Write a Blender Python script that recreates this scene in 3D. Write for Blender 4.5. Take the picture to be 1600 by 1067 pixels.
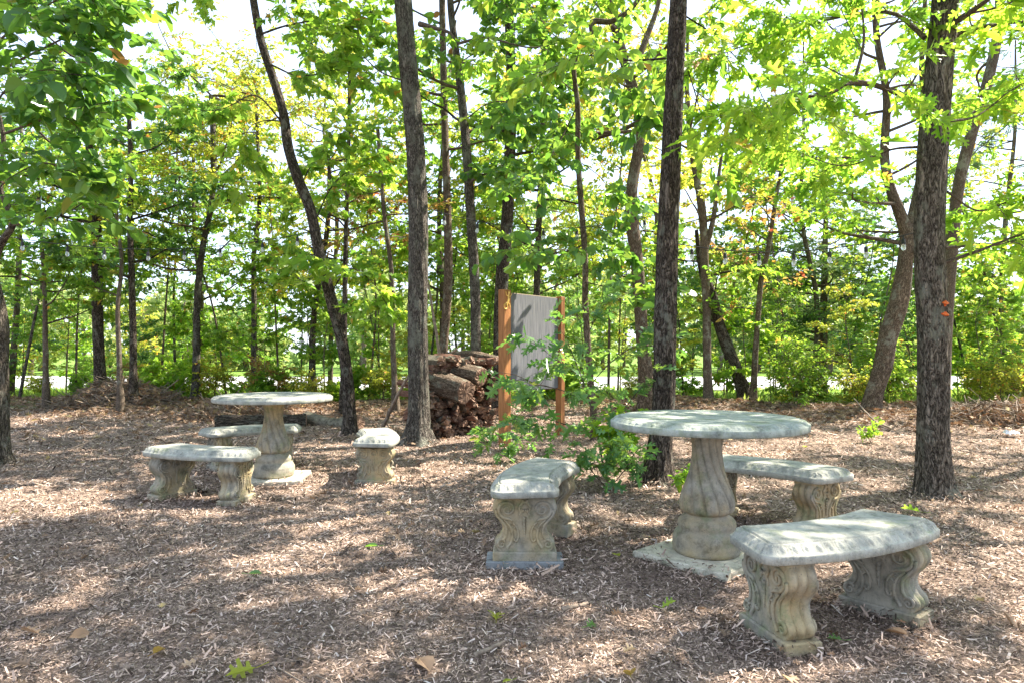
import bpy, math, random
import numpy as np
from mathutils import Vector, Matrix
R = math.radians
C = bpy.context.scene
for o in list(bpy.data.objects): bpy.data.objects.remove(o)

# ------------------------------------------------------------------ camera, world, sun, exposure
F, YH, CH = 1067.0, 551.0, 1.14            # focal length and horizon in photo pixels, eye height
cam_d = bpy.data.cameras.new('camera'); cam = bpy.data.objects.new('camera', cam_d); C.collection.objects.link(cam)
cam_d.sensor_width = 36.0; cam_d.lens = 36.0*F/1600.0; cam_d.clip_start = .05; cam_d.clip_end = 2000
cam_d.shift_y = (YH-533.5)/1600.0
cam.location = (0, 0, CH); cam.rotation_euler = (R(90), 0, 0)
C.camera = cam
SUN_EL, SUN_AZ = 52.0, 66.0                # azimuth clockwise from +Y (view direction); +90 is right
w = bpy.data.worlds.new('World'); C.world = w; w.use_nodes = True
nt = w.node_tree; bg = nt.nodes['Background']
sky = nt.nodes.new('ShaderNodeTexSky'); sky.sky_type = 'NISHITA'; sky.sun_disc = False
sky.sun_elevation = R(SUN_EL); sky.sun_rotation = R(SUN_AZ); sky.dust_density = 1.0; sky.ozone_density = 1.0; sky.air_density = 1.0
hz = nt.nodes.new('ShaderNodeMix'); hz.data_type = 'RGBA'; hz.inputs[0].default_value = .62; hz.inputs[7].default_value = (3.7, 4.25, 5.3, 1)   # thin bright summer haze over the blue
nt.links.new(sky.outputs[0], hz.inputs[6]); nt.links.new(hz.outputs[2], bg.inputs[0]); bg.inputs[1].default_value = 0.115
sl = bpy.data.lights.new('sun', 'SUN'); sl.energy = 5.0; sl.angle = R(.6); sl.color = (1, .91, .80)
so = bpy.data.objects.new('sun', sl); C.collection.objects.link(so)
sv = Vector((math.sin(R(SUN_AZ))*math.cos(R(SUN_EL)), math.cos(R(SUN_AZ))*math.cos(R(SUN_EL)), math.sin(R(SUN_EL))))
so.rotation_euler = sv.to_track_quat('Z', 'Y').to_euler()
C.view_settings.view_transform = 'Standard'; C.view_settings.look = 'None'
C.view_settings.exposure = 1.95; C.view_settings.gamma = 1
cy = C.cycles
cy.max_bounces = 7; cy.diffuse_bounces = 4; cy.glossy_bounces = 2; cy.transmission_bounces = 5; cy.transparent_max_bounces = 4
cy.caustics_reflective = False; cy.caustics_refractive = False

rng = np.random.default_rng(7)
def P(x, y, Y): return np.array([(x-800)*Y/F, Y, CH+(YH-y)*Y/F])

# ------------------------------------------------------------------ helpers
def link(o, parent=None):
    C.collection.objects.link(o)
    if parent is not None: o.parent = parent
    return o
def tag(o, label=None, cat=None, group=None, kind=None):
    if label: o['label'] = label
    if cat: o['category'] = cat
    if group: o['group'] = group
    if kind: o['kind'] = kind
    return o
def empty(name, loc=(0, 0, 0), rz=0):
    o = bpy.data.objects.new(name, None); o.location = loc; o.rotation_euler = (0, 0, rz); o.empty_display_size = .1
    return link(o)
def copy_tree(o, parent=None):
    c = o.copy(); link(c, parent)
    for ch in [k for k in bpy.data.objects if k.parent == o]: copy_tree(ch, c)
    return c

class MB:
    """collects vertices / faces (numpy chunks) and links them as ONE mesh object"""
    def __init__(s): s.v = []; s.n = 0; s.loops = []; s.tot = []; s.tc = []; s.mi = []; s.sm = []
    def add(s, v, faces, tc=None, mi=0, smooth=True):
        v = np.asarray(v, float).reshape(-1, 3)
        if isinstance(faces, np.ndarray):
            k = faces.shape[1]; s.loops.append((faces+s.n).ravel()); s.tot.append(np.full(len(faces), k)); m = len(faces)
        else:
            s.loops.append(np.array([i+s.n for f in faces for i in f], int)); s.tot.append(np.array([len(f) for f in faces])); m = len(faces)
        s.v.append(v); s.n += len(v)
        s.tc.append(v if tc is None else np.asarray(tc, float).reshape(-1, 3))
        s.mi.append(np.full(m, mi)); s.sm.append(np.full(m, smooth))
    def build(s, name, mats, parent=None, tc=False):
        me = bpy.data.meshes.new(name)
        v = np.concatenate(s.v); lo = np.concatenate(s.loops); t = np.concatenate(s.tot)
        me.vertices.add(len(v)); me.vertices.foreach_set('co', v.astype(np.float32).ravel())
        me.loops.add(len(lo)); me.loops.foreach_set('vertex_index', lo.astype(np.int32))
        me.polygons.add(len(t)); st = np.concatenate([[0], np.cumsum(t)[:-1]])
        me.polygons.foreach_set('loop_start', st.astype(np.int32))
        me.polygons.foreach_set('use_smooth', np.concatenate(s.sm).astype(bool))
        me.update(calc_edges=True)
        for m in (mats if isinstance(mats, (list, tuple)) else [mats]): me.materials.append(m)
        me.polygons.foreach_set('material_index', np.concatenate(s.mi).astype(np.int32))
        if tc:
            a = me.attributes.new('tc', 'FLOAT_VECTOR', 'POINT'); a.data.foreach_set('vector', np.concatenate(s.tc).astype(np.float32).ravel())
        me.validate()
        return link(bpy.data.objects.new(name, me), parent)
    def box(s, c, h, rot=None, mi=0, bev=.0):
        hx, hy, hz = h
        if bev:
            b = bev
            L = []
            for z, i in ((-hz, b), (-hz+b, 0), (hz-b, 0), (hz, b)):
                for x, y in ((-1, -1), (1, -1), (1, 1), (-1, 1)):
                    X, Y = hx-i, hy-i
                    cc = b*.8
                    if x*y > 0: L += [(x*X, y*(Y-cc), z), (x*(X-cc), y*Y, z)]
                    else: L += [(x*(X-cc), y*Y, z), (x*X, y*(Y-cc), z)]
            v = np.array(L); n = 8; f = []
            for k in range(3):
                for i in range(n): f.append((k*n+i, k*n+(i+1) % n, (k+1)*n+(i+1) % n, (k+1)*n+i))
            f.append(tuple(range(n))[::-1]); f.append(tuple(range(3*n, 4*n)))
        else:
            v = np.array([(x, y, z) for z in (-hz, hz) for x, y in ((-hx, -hy), (hx, -hy), (hx, hy), (-hx, hy))])
            f = [(3, 2, 1, 0), (4, 5, 6, 7), (0, 1, 5, 4), (1, 2, 6, 5), (2, 3, 7, 6), (3, 0, 4, 7)]
        if rot is not None: v = v@np.array(rot).T
        s.add(v+np.asarray(c), f, mi=mi, smooth=False)
    def tube(s, pts, rad, n=8, mi=0, cap=True, disp=None, flat=None):
        pts = np.asarray(pts, float); m = len(pts); rad = np.broadcast_to(np.asarray(rad, float), (m,))
        T = np.gradient(pts, axis=0); T /= np.linalg.norm(T, axis=1)[:, None]+1e-9
        ref = np.array([1., 0, 0]) if abs(T[0][0]) < .8 else np.array([0, 1., 0])
        U = []; u = np.cross(np.cross(T[0], ref), T[0])
        for i in range(m):
            u = u-T[i]*np.dot(u, T[i]); u = u/(np.linalg.norm(u)+1e-9); U.append(u)
        U = np.array(U); V = np.cross(T, U)
        th = np.linspace(0, 2*np.pi, n, endpoint=False)
        S = np.concatenate([[0], np.cumsum(np.linalg.norm(np.diff(pts, axis=0), axis=1))])
        rr = rad[:, None]*np.ones((1, n))
        if disp is not None: rr = rr*disp(th[None, :], S[:, None])
        v = pts[:, None, :]+rr[..., None]*(np.cos(th)[None, :, None]*U[:, None, :]+np.sin(th)[None, :, None]*V[:, None, :])
        rb = float(np.mean(rad))
        tc = np.stack([np.cos(th)[None, :]*rb*np.ones((m, 1)), np.sin(th)[None, :]*rb*np.ones((m, 1)), S[:, None]*np.ones((1, n))], -1)
        i = np.arange(m-1)[:, None]*n; j = np.arange(n)[None, :]; j2 = (j+1) % n
        f = np.stack([i+j, i+j2, i+n+j2, i+n+j], -1).reshape(-1, 4)
        s.add(v, f, tc=tc, mi=mi)
        if cap:
            s.add(v[0], [tuple(range(n))[::-1]], tc=tc[0], mi=mi, smooth=False); s.add(v[-1], [tuple(range(n))], tc=tc[-1], mi=mi, smooth=False)
        return v

def smooth_path(p, n=60):
    """Catmull-Rom through points (m,k) -> (n,k)"""
    p = np.asarray(p, float); m = len(p)
    q = np.concatenate([[2*p[0]-p[1]], p, [2*p[-1]-p[-2]]]); t = np.linspace(0, m-1-1e-6, n); i = t.astype(int); u = (t-i)[:, None]
    a, b, c, d = q[i], q[i+1], q[i+2], q[i+3]
    return .5*((2*b)+(-a+c)*u+(2*a-5*b+4*c-d)*u*u+(-a+3*b-3*c+d)*u**3)

# ------------------------------------------------------------------ materials
def newmat(name):
    m = bpy.data.materials.new(name); m.use_nodes = True; n = m.node_tree; n.nodes.clear()
    o = n.nodes.new('ShaderNodeOutputMaterial'); return m, n, o
def N(n, t, **k):
    x = n.nodes.new(t)
    for a, v in k.items():
        if a in x.inputs.keys() if isinstance(a, str) else False: x.inputs[a].default_value = v
        else: setattr(x, a, v)
    return x
def ramp(n, fac, stops, interp='LINEAR'):
    r = n.nodes.new('ShaderNodeValToRGB'); r.color_ramp.interpolation = interp
    e = r.color_ramp.elements
    while len(e) < len(stops): e.new(.5)
    for i, (p, c) in enumerate(stops):
        e[i].position = p; e[i].color = (*c, 1) if len(c) == 3 else c
    n.links.new(fac, r.inputs[0]); return r.outputs[0]
def noise(n, vec, scale, detail=4, rough=.6, out=0):
    x = n.nodes.new('ShaderNodeTexNoise'); x.inputs['Scale'].default_value = scale; x.inputs['Detail'].default_value = detail; x.inputs['Roughness'].default_value = rough
    if vec is not None: n.links.new(vec, x.inputs['Vector'])
    return x.outputs[out]
def mapping(n, vec, sc):
    x = n.nodes.new('ShaderNodeMapping'); x.inputs['Scale'].default_value = sc; n.links.new(vec, x.inputs['Vector']); return x.outputs[0]
def mixc(n, fac, a, b, mode='MIX'):
    x = n.nodes.new('ShaderNodeMix'); x.data_type = 'RGBA'; x.blend_type = mode
    for s, v in ((x.inputs[0], fac), (x.inputs[6], a), (x.inputs[7], b)):
        if hasattr(v, 'links'): n.links.new(v, s)
        elif isinstance(v, tuple): s.default_value = (*v, 1)
        else: s.default_value = v
    return x.outputs[2]
def math_(n, op, a, b=0):
    x = n.nodes.new('ShaderNodeMath'); x.operation = op
    for s, v in ((x.inputs[0], a), (x.inputs[1], b)):
        if hasattr(v, 'links'): n.links.new(v, s)
        else: s.default_value = v
    return x.outputs[0]
def bump(n, h, strength, dist):
    x = n.nodes.new('ShaderNodeBump'); x.inputs['Strength'].default_value = strength; x.inputs['Distance'].default_value = dist
    n.links.new(h, x.inputs['Height']); return x.outputs[0]
def principled(n, o, col, rough=.8, nrm=None, spec=.3):
    p = n.nodes.new('ShaderNodeBsdfPrincipled'); p.inputs['Roughness'].default_value = rough; p.inputs['Specular IOR Level'].default_value = spec
    if hasattr(col, 'links'): n.links.new(col, p.inputs['Base Color'])
    else: p.inputs['Base Color'].default_value = (*col, 1)
    if nrm is not None: n.links.new(nrm, p.inputs['Normal'])
    n.links.new(p.outputs[0], o.inputs[0]); return p
def objco(n): return n.nodes.new('ShaderNodeTexCoord').outputs['Object']
def geopos(n): return n.nodes.new('ShaderNodeNewGeometry').outputs['Position']

def mat_bark(name, dark, mid, light, lichen=.0, furrow=1.0, rough_d=.02):
    m, n, o = newmat(name)
    a = n.nodes.new('ShaderNodeAttribute'); a.attribute_name = 'tc'; v = a.outputs['Vector']
    def ridge(sc, dist, det):
        x = n.nodes.new('ShaderNodeTexNoise'); x.inputs['Scale'].default_value = 1; x.inputs['Detail'].default_value = det; x.inputs['Roughness'].default_value = .6; x.inputs['Distortion'].default_value = dist
        n.links.new(mapping(n, v, sc), x.inputs['Vector']); return math_(n, 'MULTIPLY', math_(n, 'ABSOLUTE', math_(n, 'SUBTRACT', x.outputs[0], .5)), 5.0)
    r1 = ridge((42*furrow, 42*furrow, 10*furrow), 1.1, 3); r2 = ridge((95*furrow, 95*furrow, 26*furrow), .6, 3)
    fine = noise(n, mapping(n, v, (150, 150, 60)), 1, 5, .7)
    h = math_(n, 'ADD', math_(n, 'MULTIPLY', math_(n, 'MINIMUM', r1, 1.0), .6), math_(n, 'ADD', math_(n, 'MULTIPLY', math_(n, 'MINIMUM', r2, 1.0), .35), math_(n, 'MULTIPLY', fine, .35)))
    col = ramp(n, h, [(.22, dark), (.5, mid), (.85, light)])
    if lichen:
        ln = noise(n, mapping(n, v, (6, 6, 3.5)), 1, 6, .72)
        f = ramp(n, ln, [(.56-.06*lichen, (0, 0, 0)), (.62, (1, 1, 1))])
        col = mixc(n, math_(n, 'MULTIPLY', f, .75), col, (.30, .31, .25))
    big = noise(n, v, 1.6, 2)
    col = mixc(n, .35, col, ramp(n, big, [(.3, (.55, .5, .45)), (.7, (1.25, 1.2, 1.1))]), 'MULTIPLY')
    principled(n, o, col, .92, bump(n, h, 1.0, rough_d), .12); return m

M = {}
M['bark_oak'] = mat_bark('oak_bark', (.022, .018, .014), (.175, .15, .12), (.42, .365, .30), .35, .8, .05)
M['bark_grey'] = mat_bark('grey_bark', (.022, .019, .016), (.15, .132, .112), (.37, .335, .285), 1.0, 1.0, .045)
M['bark_dark'] = mat_bark('dark_bark', (.014, .011, .009), (.115, .094, .075), (.31, .26, .215), .35, .8, .055)
M['bark_thin'] = mat_bark('thin_bark', (.05, .04, .03), (.14, .11, .085), (.25, .20, .15), .5, 1.8, .008)
M['bark_brown'] = mat_bark('brown_bark', (.045, .033, .024), (.165, .125, .092), (.33, .265, .20), .4, 1.0, .02)

def mat_leaf(name, stops, tstops, trans=.55, rough=.45):
    if name != 'dry_leaves':
        stops = [(a, (c[0]*1.35, c[1]*1.08, c[2]*1.1)) for a, c in stops]; tstops = [(a, (min(.9, c[0]*1.28), min(.9, c[1]*1.1+.01), c[2]*1.35+.01)) for a, c in tstops]
    m, n, o = newmat(name)
    g = n.nodes.new('ShaderNodeNewGeometry'); r = g.outputs['Random Per Island']
    tcx = objco(n)
    c1 = ramp(n, r, stops, 'LINEAR'); c2 = ramp(n, r, tstops, 'LINEAR')
    big = noise(n, g.outputs['Position'], .9, 2)
    var = ramp(n, big, [(.3, (.8, .86, .85)), (.7, (1.2, 1.12, .95))])
    c1 = mixc(n, 1.0, c1, var, 'MULTIPLY'); c2 = mixc(n, 1.0, c2, var, 'MULTIPLY')
    p = n.nodes.new('ShaderNodeBsdfPrincipled'); p.inputs['Roughness'].default_value = rough; p.inputs['Specular IOR Level'].default_value = .45
    n.links.new(c1, p.inputs['Base Color'])
    t = n.nodes.new('ShaderNodeBsdfTranslucent'); n.links.new(c2, t.inputs['Color'])
    x = n.nodes.new('ShaderNodeMixShader'); x.inputs[0].default_value = trans
    n.links.new(p.outputs[0], x.inputs[1]); n.links.new(t.outputs[0], x.inputs[2]); n.links.new(x.outputs[0], o.inputs[0]); return m
# colour ramps over a per-leaf random number; the last few percent are the odd turned leaf
def leafcols(a, b, c, odd, f=.95): return [(0, a), (.5, b), (f, c), (f+.012, odd), (1, tuple(x*.8 for x in odd))]
M['leaf_oak'] = mat_leaf('oak_leaves', leafcols((.075, .17, .022), (.11, .24, .028), (.17, .31, .035), (.35, .22, .05), .985),
                         leafcols((.22, .50, .03), (.34, .62, .04), (.48, .74, .06), (.5, .3, .05), .985), .6)
M['leaf_broad'] = mat_leaf('broad_leaves', leafcols((.035, .12, .045), (.05, .16, .045), (.085, .21, .045), (.22, .12, .05), .985),
                           leafcols((.15, .36, .03), (.20, .44, .035), (.32, .52, .045), (.4, .22, .05), .985), .45, .3)
M['leaf_mid'] = mat_leaf('mid_leaves', leafcols((.065, .16, .025), (.10, .22, .03), (.16, .27, .035), (.36, .26, .05), .975),
                         leafcols((.20, .46, .035), (.30, .56, .045), (.44, .64, .06), (.6, .4, .05), .975), .55)
M['leaf_yellow'] = mat_leaf('yellow_green_leaves', leafcols((.11, .19, .03), (.17, .26, .035), (.26, .32, .045), (.5, .28, .05), .95),
                            leafcols((.34, .5, .04), (.46, .60, .05), (.60, .66, .07), (.7, .36, .06), .95), .55)
M['leaf_blue'] = mat_leaf('blue_green_leaves', leafcols((.045, .13, .05), (.065, .175, .06), (.10, .23, .06), (.2, .25, .05), .985),
                          leafcols((.13, .34, .05), (.19, .44, .05), (.3, .52, .06), (.3, .4, .06), .985), .4, .35)
M['leaf_autumn'] = mat_leaf('turned_leaves', leafcols((.20, .12, .035), (.26, .18, .04), (.22, .24, .05), (.2, .06, .03), .93),
                            leafcols((.36, .2, .05), (.42, .32, .06), (.42, .48, .07), (.35, .1, .04), .93), .5)
M['leaf_dry'] = mat_leaf('dry_leaves', leafcols((.15, .09, .058), (.27, .175, .115), (.40, .29, .20), (.42, .33, .16), .93),
                         leafcols((.16, .08, .045), (.24, .13, .07), (.32, .19, .1), (.36, .27, .1), .93), .2, .7)
M['leaf_far'] = mat_leaf('distant_leaves', leafcols((.10, .18, .06), (.14, .23, .075), (.2, .28, .10), (.3, .3, .1), .97),
                         leafcols((.25, .42, .09), (.32, .48, .1), (.42, .54, .14), (.4, .4, .1), .97), .5)
M['needles'] = mat_leaf('pine_needles', leafcols((.04, .10, .035), (.06, .14, .045), (.09, .18, .055), (.1, .18, .05)),
                        leafcols((.1, .22, .05), (.14, .28, .06), (.2, .32, .07), (.2, .3, .06)), .3)
M['grass'] = mat_leaf('grass_blades', leafcols((.09, .2, .03), (.14, .28, .04), (.22, .34, .06), (.3, .28, .1), .93),
                      leafcols((.25, .5, .05), (.35, .6, .07), (.5, .66, .1), (.4, .36, .12), .93), .45)

def mat_concrete(name, lo, hi, moss=.3, warm=None):
    m, n, o = newmat(name); v = objco(n); g = geopos(n)
    big = noise(n, g, 5, 5, .65); col = ramp(n, big, [(.3, lo), (.68, hi)])
    st = noise(n, mapping(n, g, (30, 30, 5)), 1, 4, .6)
    col = mixc(n, math_(n, 'MULTIPLY', ramp(n, st, [(.45, (0, 0, 0)), (.75, (1, 1, 1))]), .35), col, tuple(c*.55 for c in lo))
    if warm: col = mixc(n, ramp(n, noise(n, g, 3.1, 3), [(.42, (0, 0, 0)), (.62, (1, 1, 1))]), col, warm)
    mo = noise(n, g, 7.5, 6, .7)
    f = ramp(n, mo, [(.60-.14*moss, (0, 0, 0)), (.72-.08*moss, (1, 1, 1))])
    col = mixc(n, math_(n, 'MULTIPLY', f, .62), col, (.16, .20, .09))
    dk = noise(n, g, 13, 7, .75); col = mixc(n, .8, col, ramp(n, dk, [(.33, (.36, .36, .34)), (.48, (.88, .88, .86)), (.68, (1.22, 1.2, 1.15))]), 'MULTIPLY')
    sp = noise(n, g, 160, 2, .5)
    col = mixc(n, ramp(n, sp, [(.66, (0, 0, 0)), (.72, (.8, .8, .8))]), col, (.08, .08, .075))
    pit = noise(n, g, 60, 6, .7)
    h = math_(n, 'ADD', math_(n, 'MULTIPLY', sp, -.25), pit)
    principled(n, o, col, .85, bump(n, h, .7, .0055), .25); return m
M['con_top'] = mat_concrete('weathered_concrete', (.25, .255, .225), (.42, .42, .365), .35)
M['con_mossy'] = mat_concrete('mossy_concrete', (.25, .28, .25), (.38, .41, .36), .85)
M['con_leg'] = mat_concrete('cast_stone', (.21, .195, .155), (.40, .37, .305), .55, (.38, .30, .17))
M['con_slab'] = mat_concrete('pale_paver', (.50, .47, .36), (.66, .62, .5), .3)
M['con_block'] = mat_concrete('blue_grey_block', (.20, .215, .22), (.31, .325, .325), .15)

def mat_simple(name, c1, c2, scale=20, rough=.8, bmp=.3, stretch=(1, 1, 1), spec=.3, metal=0):
    m, n, o = newmat(name); v = mapping(n, objco(n), stretch)
    a = noise(n, v, scale, 5, .65); p = principled(n, o, ramp(n, a, [(.3, c1), (.7, c2)]), rough, bump(n, a, bmp, .01), spec)
    p.inputs['Metallic'].default_value = metal; return m
M['post'] = mat_simple('stained_post', (.20, .075, .022), (.42, .19, .065), 6, .6, .3, (9, 9, .7))
M['panel'] = mat_simple('weathered_panel', (.07, .08, .09), (.20, .20, .205), 4, .7, .5, (14, 14, .8))
M['edge_wood'] = mat_simple('panel_edge', (.2, .15, .1), (.3, .24, .16), 12, .8)
M['gold'] = mat_simple('gold_paint', (.6, .36, .06), (.8, .52, .12), 30, .35, .2, spec=.6)
M['orange'] = mat_simple('orange_fungus', (.45, .05, .012), (.75, .19, .03), 40, .45, .5)
M['rot_wood'] = mat_simple('rotten_split_wood', (.045, .022, .015), (.32, .165, .11), 14, .9, 1.0, (.4, 1, 3))
M['cut_wood'] = mat_simple('weathered_cut_end', (.05, .03, .022), (.44, .29, .20), 22, .85, .9)
M['log_bark'] = mat_simple('mossy_log_bark', (.03, .023, .018), (.26, .235, .17), 16, .95, 1.0, (1, 1, 1))
M['stick'] = mat_simple('grey_stick', (.12, .09, .07), (.34, .27, .2), 20, .9, .5)
M['wire'] = mat_simple('black_wire', (.015, .015, .015), (.03, .03, .03), 20, .5)
M['white_scrap'] = mat_simple('white_scrap', (.6, .62, .66), (.8, .82, .85), 20, .4)
def mat_glass():
    m, n, o = newmat('bulb_glass'); p = principled(n, o, (.75, .78, .8), .08, None, .6); p.inputs['Transmission Weight'].default_value = .7; return m
M['bulb'] = mat_glass()

# ------------------------------------------------------------------ ground height
def sstep(a, b, x): t = np.clip((x-a)/(b-a), 0, 1); return t*t*(3-2*t)
def nz(x, y, s, ph=0): return (np.sin(x*s+1.7*np.sin(y*s*.7+ph)+ph)*np.cos(y*s*1.13+1.3*np.sin(x*s*.6+2*ph)))
def edge_y(x):   # where the mulch clearing ends
    return 14.0+.10*np.abs(x+1.0)+.7*np.sin(x*.55+1)+.35*np.sin(x*1.7)-1.6*sstep(2.5, 5.5, x)
def gh(x, y):
    x = np.asarray(x, float); y = np.asarray(y, float)
    z = -.03*sstep(0, 1.6, -x)*sstep(3.5, 5.5, y)
    near = 1-sstep(1.0, 1.6, np.hypot(x-1.1, y-3.75))*sstep(.9, 1.5, np.hypot(x+2.15, y-6.3))
    z = z+(1-.85*near)*(.012*nz(x, y, 2.3)+.009*nz(x, y, 5.1, 1)+.004*nz(x, y, 13, 2))
    e = y-edge_y(x)
    z = z+(.16+.07*nz(x, y, 1.1, 3))*np.exp(-(e/1.1)**2)*(.35+.65*sstep(1.0, 3.5, np.abs(x-0.3)))
    z = z-.12*sstep(0, 7, e)
    return z

def mat_ground():
    m, n, o = newmat('mulch_ground'); g = geopos(n)
    n1 = noise(n, g, 38, 6, .75); n2 = noise(n, mapping(n, g, (22, 70, 20)), 1, 4, .7)
    vo = n.nodes.new('ShaderNodeTexVoronoi'); vo.inputs['Scale'].default_value = 46; n.links.new(g, vo.inputs['Vector'])
    chips = ramp(n, vo.outputs['Color'], [(.1, (.06, .046, .036)), (.45, (.22, .165, .13)), (.75, (.40, .305, .24)), (.95, (.52, .42, .34))])
    col = mixc(n, .45, chips, ramp(n, n1, [(.3, (.07, .055, .042)), (.7, (.42, .32, .25))]))
    big = noise(n, g, .9, 3); col = mixc(n, .6, col, ramp(n, big, [(.3, (.72, .68, .66)), (.7, (1.18, 1.1, 1.04))]), 'MULTIPLY')
    # beyond the clearing: litter, then green verge
    sep = n.nodes.new('ShaderNodeSeparateXYZ'); n.links.new(g, sep.inputs[0])
    yy = math_(n, 'ADD', sep.outputs[1], math_(n, 'MULTIPLY', noise(n, g, .8, 4), 4.0))
    mr = n.nodes.new('ShaderNodeMapRange'); mr.inputs[1].default_value = 15.6; mr.inputs[2].default_value = 17.6; n.links.new(yy, mr.inputs[0])
    gr = ramp(n, noise(n, g, 9, 6, .7), [(.3, (.07, .13, .025)), (.6, (.17, .28, .05)), (.8, (.30, .33, .12))])
    col = mixc(n, mr.outputs[0], col, gr)
    h = math_(n, 'ADD', n1, math_(n, 'MULTIPLY', vo.outputs['Distance'], .9))
    principled(n, o, col, .95, bump(n, h, 1.0, .02), .1); return m
M['ground'] = mat_ground()
def build_ground():
    fx = np.arange(-11, 11.01, .065); xs = np.concatenate([-np.geomspace(600, 11.3, 26), fx, np.geomspace(11.3, 600, 26)])
    fy = np.arange(1.0, 17, .07); ys = np.concatenate([-np.geomspace(200, 1.0, 16)+1.8, fy, np.geomspace(17.2, 1200, 50)])
    X, Y = np.meshgrid(xs, ys); Z = gh(X, Y)+rng.normal(0, .0025, X.shape)*(Y < 17)
    nx, ny = len(xs), len(ys); i = np.arange(ny-1)[:, None]*nx; j = np.arange(nx-1)[None, :]
    f = np.stack([i+j, i+j+1, i+nx+j+1, i+nx+j], -1).reshape(-1, 4)
    b = MB(); b.add(np.stack([X, Y, Z], -1), f); tag(b.build('ground', M['ground']), kind='structure')
build_ground()
# road beyond the trees
def build_road():
    m, n, o = newmat('pale_road'); g = geopos(n)
    principled(n, o, ramp(n, noise(n, g, 3, 6, .7), [(.3, (.36, .36, .36)), (.7, (.52, .51, .50))]), .85, bump(n, noise(n, g, 40, 3), .4, .01))
    xs = np.linspace(-90, 90, 90); b = MB(); v = []
    for x in xs:
        y0 = 22.5+.004*(x-4)**2*.6+.02*x
        v += [(x, y0, -.085), (x, y0+.12, .0), (x, y0+9.5, .02), (x, y0+9.7, -.10)]
    nx = len(xs); f = [(4*i+k, 4*i+4+k, 4*i+5+k, 4*i+1+k) for i in range(nx-1) for k in range(3)]
    b.add(v, f, smooth=False); tag(b.build('road', m), kind='structure')
build_road()

# ------------------------------------------------------------------ wood chips (loose mulch)
def mat_chips():
    m, n, o = newmat('wood_chips'); g = n.nodes.new('ShaderNodeNewGeometry')
    col = ramp(n, g.outputs['Random Per Island'], [(0, (.05, .038, .028)), (.26, (.14, .104, .078)), (.54, (.36, .268, .205)), (.82, (.60, .455, .365)), (.96, (.72, .58, .48)), (1, (.74, .66, .58))])
    dmp = noise(n, g.outputs['Position'], 1.9, 5, .65); col = mixc(n, 1.0, col, ramp(n, dmp, [(.36, (.52, .50, .50)), (.5, (.97, .96, .95)), (.64, (1.2, 1.12, 1.04))]), 'MULTIPLY')
    gr = noise(n, mapping(n, g.outputs['Position'], (120, 120, 120)), 1, 3)
    col = mixc(n, .5, col, ramp(n, gr, [(.3, (.6, .6, .6)), (.7, (1.2, 1.2, 1.2))]), 'MULTIPLY')
    principled(n, o, col, .85, None, .2); return m
M['chips'] = mat_chips()
def scatter_chips():
    X, Y, S = [], [], []
    for y0, y1, dens, sz in ((1.7, 3.4, 15500, .0096), (3.4, 5.2, 8800, .0118), (5.2, 8.5, 3600, .0155), (8.5, 15.5, 850, .024)):
        wx = .86*y1+1.0; cnt = int((y1-y0)*2*wx*dens); x = rng.uniform(-wx, wx, cnt); y = rng.uniform(y0, y1, cnt)
        k = np.abs(x) < .80*y+.9; X.append(x[k]); Y.append(y[k]); S.append(sz*np.exp(np.minimum(rng.normal(-.08, .5, k.sum()), .95)))
    X = np.concatenate(X); Y = np.concatenate(Y); S = np.concatenate(S)
    k = Y < edge_y(X)+.5; X, Y, S = X[k], Y[k], S[k]; n = len(X)
    L = S*rng.uniform(.8, 1.9, n); W = S*rng.uniform(.12, .42, n); a = rng.uniform(0, 2*np.pi, n)
    pitch = rng.normal(0, .32, n); roll = rng.normal(0, .45, n)
    d = np.stack([np.cos(a)*np.cos(pitch), np.sin(a)*np.cos(pitch), np.sin(pitch)], -1)
    s0 = np.stack([-np.sin(a), np.cos(a), 0*a], -1); nn = np.cross(d, s0)
    s = s0*np.cos(roll)[:, None]+nn*np.sin(roll)[:, None]
    z = gh(X, Y)+rng.uniform(.001, .011, n)+np.abs(np.sin(pitch))*L*.4
    c = np.stack([X, Y, z], -1); tp = rng.uniform(.3, 1, n)[:, None]
    L = L[:, None]/2; W = W[:, None]/2
    v = np.stack([c-d*L-s*W, c+d*L-s*W*tp, c+d*L*1.0+s*W*tp, c-d*L*.9+s*W], 1)
    b = MB(); b.add(v, np.arange(4*n).reshape(-1, 4), smooth=False)
    tag(b.build('wood_chip_mulch', M['chips']), 'loose shredded wood chips covering the floor of the clearing', 'mulch', kind='stuff')
scatter_chips()
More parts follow.
